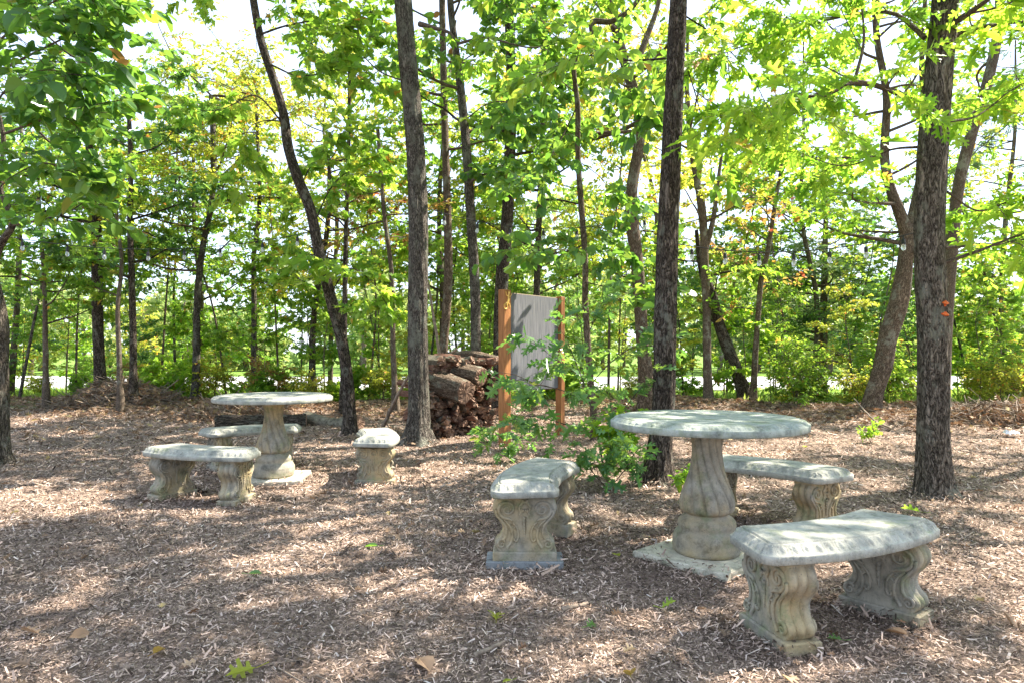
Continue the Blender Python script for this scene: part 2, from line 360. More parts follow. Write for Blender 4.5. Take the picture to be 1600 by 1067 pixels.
def bank_chips():
    spots = [(.6+.0, 3.3), (0, 0)]; X, Y, H_ = [], [], []
    def ring(cx, cyy, r0, r1, n, h):
        a = rng.uniform(0, 6.28, n); r = rng.uniform(r0, r1, n); X.append(cx+r*np.cos(a)); Y.append(cyy+r*np.sin(a)); H_.append(h*rng.random(n)**2)
    for cx, cyy, r, n in ((3.34, 5.43, .15, 900), (1.27, 6.0, .14, 900), (-1.22, 8.75, .17, 600), (-2.28, 9.6, .12, 400), (-5.4, 7.2, .14, 300)): ring(cx, cyy, r*.7, r*1.9, n, .05)
    for cx, cyy in ((1.085, 3.80), (-2.2, 6.3)): ring(cx, cyy, .24, .45, 1300, .048); ring(cx, cyy, .19, .26, 60, .05)
    for i, (cx, cyy, c) in enumerate(((1.551, 3.64, 165.9), (.705, 3.47, 46.8), (.74, 4.186, -64.9), (-2.0, 6.82, -108.4), (-1.938, 5.713, 119.2), (-2.703, 6.152, 10.5))):
        for s in (-1, 1):
            a = R(c)+s*.234; ring(cx+1.46*math.cos(a), cyy+1.46*math.sin(a), .10, .26, 800, .04)
    X, Y, H_ = map(np.concatenate, (X, Y, H_)); n = len(X); S = .016*np.exp(rng.normal(0, .45, n)); a = rng.uniform(0, 6.28, n); p_ = rng.normal(0, .5, n)
    d = np.c_[np.cos(a)*np.cos(p_), np.sin(a)*np.cos(p_), np.sin(p_)]; s = np.c_[-np.sin(a), np.cos(a), rng.normal(0, .4, n)]; L = (S*rng.uniform(.8, 1.8, n)/2)[:, None]; W = (S*rng.uniform(.15, .45, n)/2)[:, None]
    c = np.c_[X, Y, gh(X, Y)+.006+H_]; v = np.stack([c-d*L-s*W, c+d*L-s*W*.6, c+d*L+s*W*.6, c-d*L*.9+s*W], 1)
    b = MB(); b.add(v, np.arange(4*n).reshape(-1, 4), smooth=False)
    tag(b.build('banked_wood_chips', M['chips']), 'wood chips banked up against bench feet, table slabs and trunk bases', 'mulch', kind='stuff')
bank_chips()

# ------------------------------------------------------------------ leaves
def half(pts):   # outline of one half (x along, y out) -> folded two-face leaf
    pts = np.array(pts); k = len(pts); v = [(0, 0, 0)]+[(x, y, abs(y)*.28-.06*x*x) for x, y in pts[:-1]]+[(pts[-1][0], 0, -.10)]+[(x, -y, abs(y)*.28-.06*x*x) for x, y in pts[:-1]]
    f1 = tuple(range(0, k+1)); f2 = (0, k)+tuple(range(2*k-1, k, -1)); return np.array(v), [f1[::-1], f2[::-1]]
TL = {'oval': half([(.18, .20), (.45, .31), (.75, .25), (1, 0)]),
      'round': half([(.08, .22), (.35, .42), (.68, .40), (.92, .2), (1, 0)]),
      'oak': half([(.16, .05), (.24, .24), (.34, .23), (.36, .08), (.46, .10), (.56, .38), (.68, .35), (.64, .12), (.74, .13), (.86, .27), (.92, .20), (.86, .07), (1.05, 0)]),
      'maple': half([(-.08, .30), (.12, .42), (.20, .28), (.42, .56), (.56, .50), (.52, .24), (.70, .28), (.78, .14), (1.05, 0)]),
      'diamond': (np.array([(0, 0, 0), (.5, .3, .06), (1, 0, -.05), (.5, -.3, .06)]), [(0, 1, 2), (0, 2, 3)]),
      'blade': (np.array([(0, -.02, 0), (0, .02, 0), (.6, .015, .03), (1, 0, -.05)]), [(0, 1, 2, 3)])}
def norm(a): return a/(np.linalg.norm(a, axis=-1, keepdims=True)+1e-9)
def add_leaves(b, kind, pos, d, nrm, size, mi=0):
    tv, tf = TL[kind]; n = len(pos)
    if n == 0: return
    d = norm(d); s = norm(np.cross(nrm, d)); u = np.cross(d, s); sz = np.broadcast_to(size, (n,))[:, None, None]
    rq = np.random.default_rng(n); cz = rq.normal(1.2, 1.0, (n, 1, 1)); cw = rq.uniform(.7, 1.12, (n, 1, 1)); cb = rq.normal(-.1, .16, (n, 1, 1))
    X_ = tv[None, :, 0:1]; v = pos[:, None, :]+sz*(X_*d[:, None, :]+tv[None, :, 1:2]*cw*s[:, None, :]+(tv[None, :, 2:3]*cz+cb*X_**2)*u[:, None, :])
    k = len(tv); off = (np.arange(n)*k)
    fl = np.concatenate([np.array(f) for f in tf]); tot = np.array([len(f) for f in tf])
    b.v.append(v.reshape(-1, 3)); b.tc.append(v.reshape(-1, 3))
    b.loops.append((off[:, None]+fl[None, :]).ravel()+b.n); b.tot.append(np.tile(tot, n)); b.mi.append(np.full(n*len(tf), mi)); b.sm.append(np.full(n*len(tf), False)); b.n += n*k
def thin_tubes(b, A, B, r0, r1, mi=0):
    """many straight 3-sided twigs at once"""
    n = len(A)
    if n == 0: return
    d = norm(B-A); ref = np.where(np.abs(d[:, 2:3]) < .9, [[0, 0, 1.]], [[1., 0, 0]]); u = norm(np.cross(d, ref)); v = np.cross(d, u)
    an = np.array([0, 2.094, 4.189]); ring = np.cos(an)[None, :, None]*u[:, None, :]+np.sin(an)[None, :, None]*v[:, None, :]
    V = np.concatenate([A[:, None, :]+ring*np.reshape(r0, (-1, 1, 1)), B[:, None, :]+ring*np.reshape(r1, (-1, 1, 1))], 1)
    base = np.array([[0, 1, 4, 3], [1, 2, 5, 4], [2, 0, 3, 5]]); f = (np.arange(n)[:, None, None]*6+base[None]).reshape(-1, 4)
    b.add(V, f, mi=mi)

class Grower:
    def __init__(s, rg, kind, leaf, twig_len=.34, nleaf=9, gap=.13, droop=.25, flat=.55):
        s.r = rg; s.kind = kind; s.leaf = leaf; s.tl = twig_len; s.nl = nleaf; s.gap = gap; s.droop = droop; s.flat = flat
        s.TA = []; s.TD = []; s.TLn = []; s.paths = []
    def poly(s, p0, d0, L, n=7, wander=.22, lift=0.0):
        p = [np.array(p0, float)]; d = norm(np.array(d0, float)); st = L/(n-1)
        for i in range(n-1):
            d = norm(d+s.r.normal(0, wander, 3)*np.array([1, 1, .7])+np.array([0, 0, lift])); p.append(p[-1]+d*st)
        return np.array(p)
    def twigs_on(s, pts, t0=.15, dens=1.0):
        seg = np.linalg.norm(np.diff(pts, axis=0), axis=1); S = np.concatenate([[0], np.cumsum(seg)]); L = S[-1]
        n = max(2, int(L*(1-t0)/s.gap*dens)); t = np.sort(s.r.uniform(t0, 1, n))*L
        pos = np.stack([np.interp(t, S, pts[:, k]) for k in range(3)], -1)
        T = np.gradient(pts, axis=0); Ti = norm(np.stack([np.interp(t, S, T[:, k]) for k in range(3)], -1))
        sd = norm(np.cross(Ti, [0, 0, 1.])+1e-6)*np.where(s.r.random(n) < .5, -1, 1)[:, None]
        dd = norm(Ti*s.r.uniform(.3, 1.1, (n, 1))+sd*s.r.uniform(.4, 1.1, (n, 1))+s.r.normal(0, .35, (n, 3))+np.array([0, 0, .05]))
        s.TA.append(pos); s.TD.append(dd); s.TLn.append(s.tl*s.r.uniform(.5, 1.3, n))
        s.TA.append(pts[-1:]); s.TD.append(Ti[-1:]); s.TLn.append(np.array([s.tl]))
    def branch(s, pts, r0, nsec, sec_len, t0=.2, r_sec=None, lift=.02, spread=1.0, own=True):
        """pts: limb polyline; grows secondary branches and twigs along it"""
        pts = np.asarray(pts, float); n = len(pts); s.paths.append((pts, np.linspace(r0, max(r0*.22, .003), n)))
        seg = np.linalg.norm(np.diff(pts, axis=0), axis=1); S = np.concatenate([[0], np.cumsum(seg)]); L = S[-1]; T = norm(np.gradient(pts, axis=0))
        for k in range(nsec):
            t = t0+(1-t0)*(k+s.r.uniform(0, 1))/nsec; x = t*L
            p = np.array([np.interp(x, S, pts[:, j]) for j in range(3)]); d = norm(np.array([np.interp(x, S, T[:, j]) for j in range(3)]))
            side = norm(np.cross(d, [0, 0, 1.])+1e-6)*(1 if k % 2 else -1)
            dd = d*s.r.uniform(.35, .9)+side*s.r.uniform(.5, 1.0)*spread+np.array([0, 0, s.r.normal(.08, .3)])
            q = s.poly(p, dd, sec_len*s.r.uniform(.6, 1.25)*(1.1-.5*t), 5, .2, lift)
            rr = max(.0035, (r0*(1-.75*t))*.45); s.paths.append((q, np.linspace(rr, .0025, 5))); s.twigs_on(q)
        if own: s.twigs_on(pts, .45)
    def wood(s, b, n=6, mi=0):
        for pts, rad in s.paths: b.tube(smooth_path(pts, max(6, 2*len(pts))), np.interp(np.linspace(0, 1, max(6, 2*len(pts))), np.linspace(0, 1, len(rad)), rad), n if rad[0] > .012 else 4, mi=mi, cap=False)
    def leaves(s, bl, bw, keep=None, size_var=.28):
        A = np.concatenate(s.TA); D = np.concatenate(s.TD); L = np.concatenate(s.TLn)
        if keep is not None:
            k = keep(A); A, D, L = A[k], D[k], L[k]
        n = len(A); D = norm(D-np.array([0, 0, 1.])*s.droop*s.r.uniform(0, 1, (n, 1))); B = A+D*L[:, None]
        thin_tubes(bw, A, B, np.full(n, .003), np.full(n, .0012))
        m = s.nl; t = (np.arange(m)[None, :]+s.r.uniform(0, .9, (n, m)))/m*.85+.15
        pos = A[:, None, :]+D[:, None, :]*(t*L[:, None])[..., None]
        sd = norm(np.cross(D, [0, 0, 1.])+1e-6)[:, None, :]*np.where(np.arange(m) % 2, 1, -1)[None, :, None]
        d = D[:, None, :]*s.r.uniform(.3, 1, (n, m, 1))+sd*s.r.uniform(.3, 1, (n, m, 1))+s.r.normal(0, .28, (n, m, 3))-np.array([0, 0, 1.])*s.r.uniform(0, s.droop*2, (n, m, 1))
        nr = np.array([0, 0, 1.])*s.flat*2+s.r.normal(0, .55, (n, m, 3))
        sz = s.leaf*np.exp(s.r.normal(0, size_var, (n, m)))*(1-.25*t)
        pos = pos+norm(d)*(.12*sz)[..., None]
        add_leaves(bl, s.kind, pos.reshape(-1, 3), d.reshape(-1, 3), nr.reshape(-1, 3), np.clip(sz.ravel(), s.leaf*.4, s.leaf*1.7))
        return n*m

NLEAF = 0
def tree(name, label, cat, trunk, bark, leafmat, seed, kind='oval', leaf=.09, auto=(), manual=(), nseg=20, rings=90, group=None, furrow=.03, flare=1.6,
         gap=.13, nleaf=9, twig=.34, droop=.25, flat=.55, forks=(), keep=None, groove=None):
    """trunk: (x,y,z,r) rows in metres; auto: (h0,h1,count,len0,len1,rise,r); manual limbs: (pts, r, nsec, sec_len)"""
    global NLEAF
    rg = np.random.default_rng(seed); tr = np.array(trunk, float); base = tr[0, :3].copy(); base[2] = float(gh(base[0], base[1]))
    root = empty(name, tuple(base)); tag(root, label, cat, group)
    sp = smooth_path(tr, rings); sp[:, :3] -= base
    S = np.concatenate([[0], np.cumsum(np.linalg.norm(np.diff(sp[:, :3], axis=0), axis=1))])
    rad = sp[:, 3]*.93*(1+(flare-1)*np.exp(-S/.16)); sp[0, 2] = min(sp[0, 2], -.08)
    ph = rg.uniform(0, 6, 8)
    def disp(th, s_):
        f = 1+furrow*np.sin(9*th+ph[0]+1.2*np.sin(s_*3+ph[1]))*np.sin(s_*5+ph[2]+2*th)+furrow*.8*np.sin(5*th+ph[3]+s_*1.3)+furrow*.9*np.sin(3*th+s_*2.1+ph[4])
        if groove:
            a0, s0, s1, dep, wd_ = groove; da = (th-(a0+.12*np.sin(s_*5))+np.pi) % (2*np.pi)-np.pi; win = sstep(s0, s0+.25, s_)*(1-sstep(s1-.3, s1, s_))
            f = f-dep*win*np.exp(-(da/wd_)**2)+.08*dep*win*np.exp(-((np.abs(da)-2.2*wd_)/wd_)**2)
        if nseg >= 100:   # real bark plates on the nearest trunks
            f = f+.045*np.abs(np.sin(11*th+ph[0]+.9*np.sin(s_*3.1+ph[1])+.5*np.sin(s_*11+3*th)))**.7*(.6+.4*np.sin(s_*17+4*th+ph[2])*np.sin(s_*7.3-3*th))-.025
        return f+(.24*np.exp(-s_/.11))*(np.sin(4*th+ph[5])+.5*np.sin(7*th+ph[6]))
    bt = MB(); bt.tube(sp[:, :3], rad, nseg, disp=disp)
    for pts, r0, r1 in forks:
        q = smooth_path(np.array(pts, float)-base, 30); bt.tube(q, np.linspace(r0, r1, 30), max(8, nseg*2//3), disp=lambda th, s_: 1+furrow*np.sin(5*th+s_*4))
    g = Grower(rg, kind, leaf, twig, nleaf, gap, droop, flat)
    def at(h):
        k = int(np.argmin(np.abs(sp[:, 2]-h))); return sp[k, :3], rad[k]
    for (h0, h1, cnt, l0, l1, rise, az) in auto:
        for i in range(cnt):
            f = (i+rg.uniform(0, 1))/cnt; h = h0+(h1-h0)*f; p, r = at(h)
            a = rg.uniform(0, 2*np.pi) if az is None else R(rg.uniform(*az)); Lh = (l0+(l1-l0)*f)*rg.uniform(.75, 1.2)
            q = g.poly(p, (math.cos(a), math.sin(a), rise+rg.normal(0, .15)), Lh, 7, .17, .03)
            g.branch(q, max(.007, min(r*.45, .02*Lh)), max(3, int(Lh*3.2)), Lh*.42)
    for m in manual:
        pts, r0, nsec, sec = m[:4]
        g.branch(smooth_path(np.array(pts, float)-base, 10), r0, nsec, sec, t0=m[4] if len(m) > 4 else .2)
    bw = MB(); g.wood(bw)
    if g.TA:
        bl = MB(); NLEAF += g.leaves(bl, bw, keep and (lambda A: keep(A+base)))
        bt.build('trunk', M[bark], root, tc=True); bw.build('branches', M['bark_thin' if bark != 'bark_dark' else 'bark_dark'], root, tc=True)['kind'] = 'stuff'; bl.build('crown', M[leafmat], root)
    else: bt.build('trunk', M[bark], root, tc=True)
    return root
def T(Y, rows, dY=0):   # rows of photo pixels (x, y, half-width px) at distance Y -> metres
    out = []
    for i, (x, y, hw) in enumerate(rows):
        YY = Y+dY*i/max(1, len(rows)-1); p = P(x, y, YY); out.append((*p, hw*YY/F))
    return out
def Lm(rows): return [P(x, y, Y) for x, y, Y in rows]

# ------------------------------------------------------------------ stone benches and tables
def outline_sector(ri, wd, a, rc=.060, step=.0042):
    """annular sector centred on its mid-arc point; +x is outward. Rounded convex corners. returns points, normals"""
    ro = ri+wd; rm = ri+wd/2; P2 = []
    def arc(cx, cyy, r, a0, a1):
        n = max(3, int(abs(a1-a0)*r/step)); t = np.linspace(a0, a1, n)
        return [(cx+r*math.cos(q), cyy+r*math.sin(q), math.cos(q), math.sin(q)) for q in t]
    def line(p, q, nx, ny):
        L = math.hypot(q[0]-p[0], q[1]-p[1]); n = max(2, int(L/step)); return [(p[0]+(q[0]-p[0])*t, p[1]+(q[1]-p[1])*t, nx, ny) for t in np.linspace(0, 1, n)]
    ao = math.asin(rc/(ro-rc)); ai = math.asin(rc/(ri+rc))
    P2 += arc(0, 0, ro, -a+ao, a-ao)
    c1 = ((ro-rc)*math.cos(a-ao), (ro-rc)*math.sin(a-ao)); P2 += arc(*c1, rc, a-ao, a+math.pi/2)[1:]
    c2 = ((ri+rc)*math.cos(a-ai), (ri+rc)*math.sin(a-ai)); nx, ny = math.cos(a+math.pi/2), math.sin(a+math.pi/2)
    P2 += line((c1[0]+rc*nx, c1[1]+rc*ny), (c2[0]+rc*nx, c2[1]+rc*ny), nx, ny)[1:-1]
    P2 += arc(*c2, rc, a+math.pi/2, a-ai+math.pi)[:-1]
    inner = arc(0, 0, ri, a-ai, -a+ai); P2 += [(x, y, -u, -v) for x, y, u, v in inner]
    c3 = (c2[0], -c2[1]); P2 += arc(*c3, rc, -a+ai+math.pi, -a+1.5*math.pi)[1:]
    nx, ny = math.cos(-a-math.pi/2), math.sin(-a-math.pi/2); c4 = (c1[0], -c1[1])
    P2 += line((c3[0]+rc*nx, c3[1]+rc*ny), (c4[0]+rc*nx, c4[1]+rc*ny), nx, ny)[1:-1]
    P2 += arc(*c4, rc, -a-math.pi/2, -a+ao)[:-1]
    q = np.array(P2); k = np.linalg.norm(np.roll(q[:, :2], -1, 0)-q[:, :2], axis=1) > 1e-4; q = q[k]; q[:, 0] -= rm; return q
def egg(s, k, per=.052):
    """egg-and-dart relief: s arc length, k 0..1 across the slope"""
    u = ((s/per) % 1.0)-.5
    e = 1-(u/.36)**2-((k-.45)/.52)**2; ring = np.exp(-((np.sqrt(np.maximum((u/.36)**2+((k-.45)/.52)**2, 0))-1.12)/.10)**2)
    core = 1-(u/.2)**2-((k-.5)/.34)**2
    return np.where(e > 0, .35, 0)*np.clip(e*3, 0, 1)+.75*np.clip(core, 0, 1)**.5+.6*ring*(np.abs(u) < .5)
def slab_mesh(q, z0, th, band, mat_, parent, name, chip_seed=0, per=.052, vf=.46):
    """moulded slab: vertical face, egg-and-dart slope, groove, flat top"""
    xy, nn = q[:, :2], q[:, 2:]; S = np.concatenate([[0], np.cumsum(np.linalg.norm(np.diff(xy, axis=0), axis=1))])
    per = S[-1]/round(S[-1]/per); rg = np.random.default_rng(chip_seed)
    prof = [(.035, 0), (.005, 0), (0, .004), (0, th*.28), (0, th*(vf-.03)), (.004, th*(vf+.02))]
    prof = [(i, z, 0, 0) for i, z in prof]; k_ = 9
    for j in range(k_): k = j/(k_-1); prof.append((.006+(band-.009)*k, th*(vf+.03)+th*(.92-vf)*k, .0085*max(0, math.sin(math.pi*k))**.5, k))
    prof += [(band-.001, th*.89, 0, 0), (band+.005, th*.89, 0, 0), (band+.006, th, 0, 0), (band+.010, th, 0, 0)]
    v = []
    lo = rg.normal(0, 1, 9)
    wob = .0014*np.sin(S*9+lo[0])+.001*np.sin(S*31+lo[1])+.0012*np.clip(np.sin(S*17+lo[2])*np.sin(S*53+lo[3])-.5, 0, 1)*4
    for ins, z, amp, k in prof:
        e = (egg(S, k, per)-.45)*amp*1.35 if amp else 0
        off = -ins+e*.25-wob*(ins < .02); zz = z0+z+(e*.75 if amp else 0)*np.ones(len(S))
        v.append(np.stack([xy[:, 0]+nn[:, 0]*off, xy[:, 1]+nn[:, 1]*off, zz], -1))
    v = np.array(v); m, n = v.shape[:2]; i = np.arange(m-1)[:, None]*n; j = np.arange(n)[None, :]; j2 = (j+1) % n
    b = MB(); b.add(v, np.stack([i+j, i+j2, i+n+j2, i+n+j], -1).reshape(-1, 4))
    b.add(v[-1], [tuple(range(n))], smooth=False); b.add(v[0], [tuple(range(n))[::-1]], smooth=False)
    return b.build(name, mat_, parent)
LEGP = [(.050, .138), (.062, .150), (.078, .160), (.095, .161), (.110, .154), (.124, .140), (.150, .124), (.178, .118), (.205, .125), (.235, .146), (.262, .163), (.290, .172), (.318, .168), (.340, .155), (.352, .146), (.374, .148)]
def leg_mesh(parent, M_leg, name='leg'):
    b = MB(); ht = .062; pz = np.array([p[0] for p in LEGP]); pu = np.array([p[1] for p in LEGP]); zs = np.linspace(.05, .374, 46)
    U = smooth_path(np.stack([pz, pu], -1), 200); U = np.interp(zs, U[:, 0], U[:, 1])
    tj = np.linspace(-1, 1, 25); rib = .0125*(1-np.abs(np.sin(tj*math.pi*1.5+math.pi/2)))**1.0+.012*np.clip((np.abs(tj)-.93)/.07, 0, 1)
    loops = []
    for z, u in zip(zs, U):
        fade = min(1, (z-.05)/.02, (.374-z)/.02)
        edge = u-rib*(.15+.85*max(0, fade))
        L = [(e, t*ht, z) for e, t in zip(edge, tj)]+[(x*edge[-1], ht, z) for x in (.6, .2, -.2, -.6)]
        L += [(-e, t*ht, z) for e, t in zip(edge[::-1], tj[::-1])]+[(x*edge[0], -ht, z) for x in (-.6, -.2, .2, .6)]
        loops.append(L)
    v = np.array(loops); m, n = v.shape[:2]; i = np.arange(m-1)[:, None]*n; j = np.arange(n)[None, :]; j2 = (j+1) % n
    b.add(v, np.stack([i+j, i+j2, i+n+j2, i+n+j], -1).reshape(-1, 4), smooth=False)
    b.add(v[-1], [tuple(range(n))], smooth=False)
    b.box((0, 0, .010), (.170, .078, .040), bev=.006)
    def face(pts2, r):
        for sgn in (-1, 1):
            p = np.array([(x, sgn*(ht+.002), z) for x, z in pts2]); b.tube(p, np.asarray(r)*1.35, 7)
    def spiral(cx, cz, r, turns, sg, a0):
        t = np.linspace(0, 1, 34); a = a0+sg*turns*2*math.pi*t; rr = r*(1-.86*t); return [(cx+q*math.cos(k), cz+q*math.sin(k)) for q, k in zip(rr, a)]
    for s in (-1, 1):
        taper = np.linspace(.0075, .004, 34)
        face([(s*x, z) for x, z in spiral(.092, .290, .056, 1.7, 1, -2.1)], taper)
        face([(s*x, z) for x, z in spiral(.122, .092, .027, 1.3, -1, 2.3)], np.linspace(.006, .003, 34))
        c = smooth_path(np.array([(.148, .30), (.150, .262), (.125, .228), (.100, .19), (.098, .15), (.110, .122), (.136, .118)]), 30); face([(s*x, z) for x, z in c], .0058)
        c = smooth_path(np.array([(.118, .238), (.085, .205), (.068, .17), (.066, .13), (.075, .10), (.092, .075)]), 30); face([(s*x, z) for x, z in c], np.linspace(.004, .0075, 30))
        c = smooth_path(np.array([(.072, .222), (.050, .20), (.036, .17), (.034, .135), (.044, .108), (.056, .118), (.054, .134)]), 26); face([(s*x, z) for x, z in c], .0048)
        c = smooth_path(np.array([(.045, .19), (.062, .18), (.07, .16)]), 10); face([(s*x, z) for x, z in c], .004)
        c = smooth_path(np.array([(0, .35), (.014, .325), (.03, .30), (.02, .275)]), 12); face([(s*x, z) for x, z in c], np.linspace(.009, .004, 12))
        c = smooth_path(np.array([(.006, .30), (.016, .275), (.032, .255)]), 10); face([(s*x, z) for x, z in c], np.linspace(.007, .003, 10))
    for z, r in ((.25, .009), (.232, .010), (.214, .009), (.197, .008), (.18, .007), (.165, .0055), (.152, .004)):
        face([(-.003, z+.006), (.0, z), (.003, z-.006)], [r*.6, r, r*.5])
    for q in b.v: q[:, 2] *= .933
    return b.build(name, M_leg, parent)
RI, WD, AH = 1.18, .365, R(19.7)
sectorq = outline_sector(RI, WD, AH)
def make_bench():
    root = empty('curved_bench')
    slab_mesh(sectorq, .345, .075, .046, M['con_top'], root, 'seat', 3)
    rm = RI+WD/2
    for s in (-1, 1):
        g = leg_mesh(root, M['con_leg']); a = s*AH*.68
        g.location = (rm*math.cos(a)-rm, rm*math.sin(a), 0); g.rotation_euler = (0, 0, a)
    return root
bench0 = make_bench()
def put_bench(o, cx, cyy, thd, label, grp, dz=0):
    th = R(thd); rm = 1.4866; x, y = cx+rm*math.cos(th), cyy+rm*math.sin(th)
    o.location = (x, y, dz); o.rotation_euler = (0, 0, th); tag(o, label, 'bench', grp); return o
BEN = [(1.551, 3.64, 165.9, 'curved concrete bench on a blue-grey base block, left of the mossy round table', 0),
       (.70, 3.465, 46.9, 'curved concrete bench in shade directly behind the mossy table', 0),
       (.74, 4.186, -64.9, 'large nearest curved concrete bench with mustard-stained scroll legs, in front of the mossy table', 0),
       (-2.0, 6.82, -108.4, 'curved concrete bench in front of the farther table, seen from its outer side', -.03),
       (-1.938, 5.713, 119.2, 'curved concrete bench half hidden behind the farther table', -.03),
       (-2.703, 6.152, 10.5, 'small looking end-on curved bench with sunlit top, right of the farther table', -.03)]
benches = []
for i, (a, b_, c, lab, dz) in enumerate(BEN):
    o = bench0 if i == 0 else copy_tree(bench0)
    benches.append(put_bench(o, a, b_, c, lab, 'curved concrete benches around the tables', dz))
# the left bench of the near set has an extra block under its near leg
kids = [k for k in benches[0].children if k.name.startswith('leg')]
bb = MB(); bb.box((0, 0, -.0235), (.205, .098, .0245), bev=.004)
near = min(kids, key=lambda k: (Matrix.Rotation(benches[0].rotation_euler[2], 4, 'Z')@Vector(k.location)+benches[0].location).y)
blk = bb.build('base_block', M['con_block'], benches[0]); blk.location = near.location; blk.rotation_euler = near.rotation_euler
benches[0].location.z = .040

def circle_q(r, step=.0042):
    n = int(2*math.pi*r/step); t = np.linspace(0, 2*math.pi, n, endpoint=False); return np.stack([r*np.cos(t), r*np.sin(t), np.cos(t), np.sin(t)], -1)
def make_table(slab_half, topm):
    root = empty('round_table')
    slab_mesh(circle_q(.530), .728, .058, .048, M[topm], root, 'tabletop', 5, .056, .6)
    prof = [(.035, .162), (.040, .176), (.055, .186), (.085, .189), (.120, .187), (.143, .176), (.155, .166), (.160, .158), (.170, .155), (.186, .158), (.202, .156), (.215, .146), (.226, .130), (.236, .117), (.244, .112),
            (.248, .124), (.258, .136), (.275, .144), (.30, .145), (.33, .139), (.365, .127), (.41, .109), (.46, .094), (.51, .084), (.56, .079), (.60, .079), (.635, .085), (.665, .097), (.685, .112), (.699, .122)]
    pr = np.array(prof); zz = np.concatenate([np.linspace(.035, .246, 46), np.linspace(.248, .699, 70)]); rr = np.interp(zz, pr[:, 0], pr[:, 1])
    n = 200; th = np.linspace(0, 2*np.pi, n, endpoint=False); b = MB(); v = []
    for z, r in zip(zz, rr):
        if z > .247:
            amp = np.interp(z, [.248, .262, .31, .45, .62, .69, .7], [.3, .8, 1.0, 1.0, .8, .7, .3])
            tw = .85*sstep(.26, .68, z)+.35*(z-.25); c = np.abs(np.sin(6*(th+tw)+.0)); c2 = np.abs(np.sin(12*(th+tw)))
            d = r*(1+.17*amp*(c**.5-.7)+.035*amp*(c2**.6-.5))
        else: d = r+.0*th+.0012*np.sin(3*th+z*40)
        v.append(np.stack([d*np.cos(th), d*np.sin(th), 0*th+.035+(z-.035)*1.0485], -1))
    v = np.array(v); m = len(v); i = np.arange(m-1)[:, None]*n; j = np.arange(n)[None, :]; j2 = (j+1) % n
    b.add(v, np.stack([i+j, i+j2, i+n+j2, i+n+j], -1).reshape(-1, 4)); b.add(v[0], [tuple(range(n))[::-1]], smooth=False); b.add(v[-1], [tuple(range(n))], smooth=False)
    b.build('pedestal', M['con_leg'], root)
    # foot slab with chipped edge
    h = slab_half; k = 26; rg = np.random.default_rng(4); pts = []
    for a in range(4):
        c0 = [(-h, -h), (h, -h), (h, h), (-h, h)][a]; c1 = [(h, -h), (h, h), (-h, h), (-h, -h)][a]
        for t in np.linspace(0, 1, k, endpoint=False):
            chip = .005*max(0, rg.normal(0, 1))*(1 if a in (0, 3) else .3); x = c0[0]+(c1[0]-c0[0])*t; y = c0[1]+(c1[1]-c0[1])*t
            s = 1-chip/h; pts.append((x*s, y*s))
    pts = np.array(pts); n = len(pts); b = MB(); jj = rg.normal(0, .004, (n, 2))
    v = np.concatenate([np.c_[pts*1.0+jj, np.full(n, -.02)], np.c_[pts+jj*.3, np.full(n, .030)], np.c_[pts*.985, np.full(n, .037)]])
    j = np.arange(n); j2 = (j+1) % n; f = np.concatenate([np.stack([j, j2, n+j2, n+j], -1), np.stack([n+j, n+j2, 2*n+j2, 2*n+j], -1)])
    b.add(v, f, smooth=False); b.add(v[2*n:], [tuple(range(n))], smooth=False); b.build('foot_slab', M['con_slab'], root)
    return root
t1 = make_table(.29, 'con_mossy'); t1.location = (1.085, 3.80, 0); t1.rotation_euler = (0, 0, R(43))
tag(t1, 'nearer round concrete pedestal table with a green mossy top', 'table', 'round concrete tables')
t2 = copy_tree(t1); t2.location = (-2.2, 6.3, -.03); t2.rotation_euler = (0, 0, R(97))
tag(t2, 'farther round concrete pedestal table with a pale grey top, at left', 'table', 'round concrete tables')
for k in t2.children:
    if k.name.startswith('tabletop'):
        k.data = k.data.copy(); k.data.materials[0] = M['con_top']

def mini(name, label, cat, seed, h, leafmat, kind, leaf, auto, bark='bark_thin', r0=.02, stems=1, gap=.1, nleaf=9, group=None, twig=.28, bare=0.0):
    """a small plant rooted at the origin with its own stems and crown"""
    global NLEAF
    rg = np.random.default_rng(seed); root = empty(name); tag(root, label, cat, group); g = Grower(rg, kind, leaf, twig, nleaf, gap, .25, .55); bt = MB()
    for s in range(stems):
        a = rg.uniform(0, 6.28); ln = rg.uniform(.05, .25)*h*(stems > 1)+.04*h; hh = h*rg.uniform(.75, 1) if s else h
        pts = smooth_path(np.array([(0, 0, -.06), (math.cos(a)*ln*.3, math.sin(a)*ln*.3, hh*.35), (math.cos(a)*ln*.8+rg.normal(0, .03)*h, math.sin(a)*ln*.8, hh*.7), (math.cos(a)*ln*1.1, math.sin(a)*ln*1.1, hh)]), 26)
        bt.tube(pts, np.linspace(r0, r0*.2, 26), 7, cap=False)
        h0, cnt, l0, l1 = auto
        for i in range(cnt):
            f = (i+rg.uniform(0, 1))/cnt; k = int((h0+(1-h0)*f)*25); p = pts[min(k, 25)]; az = rg.uniform(0, 6.28); L = (l0+(l1-l0)*f)*rg.uniform(.7, 1.2)
            q = g.poly(p, (math.cos(az), math.sin(az), rg.normal(.35, .2)), L, 5, .18, .0)
            g.branch(q, max(.003, r0*.35), max(2, int(L*4)), L*.4, r_sec=None)
    bw = MB(); g.wood(bw, 4); bl = MB(); NLEAF += g.leaves(bl, bw)
    bt.build('stem', M[bark], root, tc=True); bw.build('twigs', M[bark], root, tc=True)['kind'] = 'stuff'; bl.build('crown', M[leafmat], root); return root

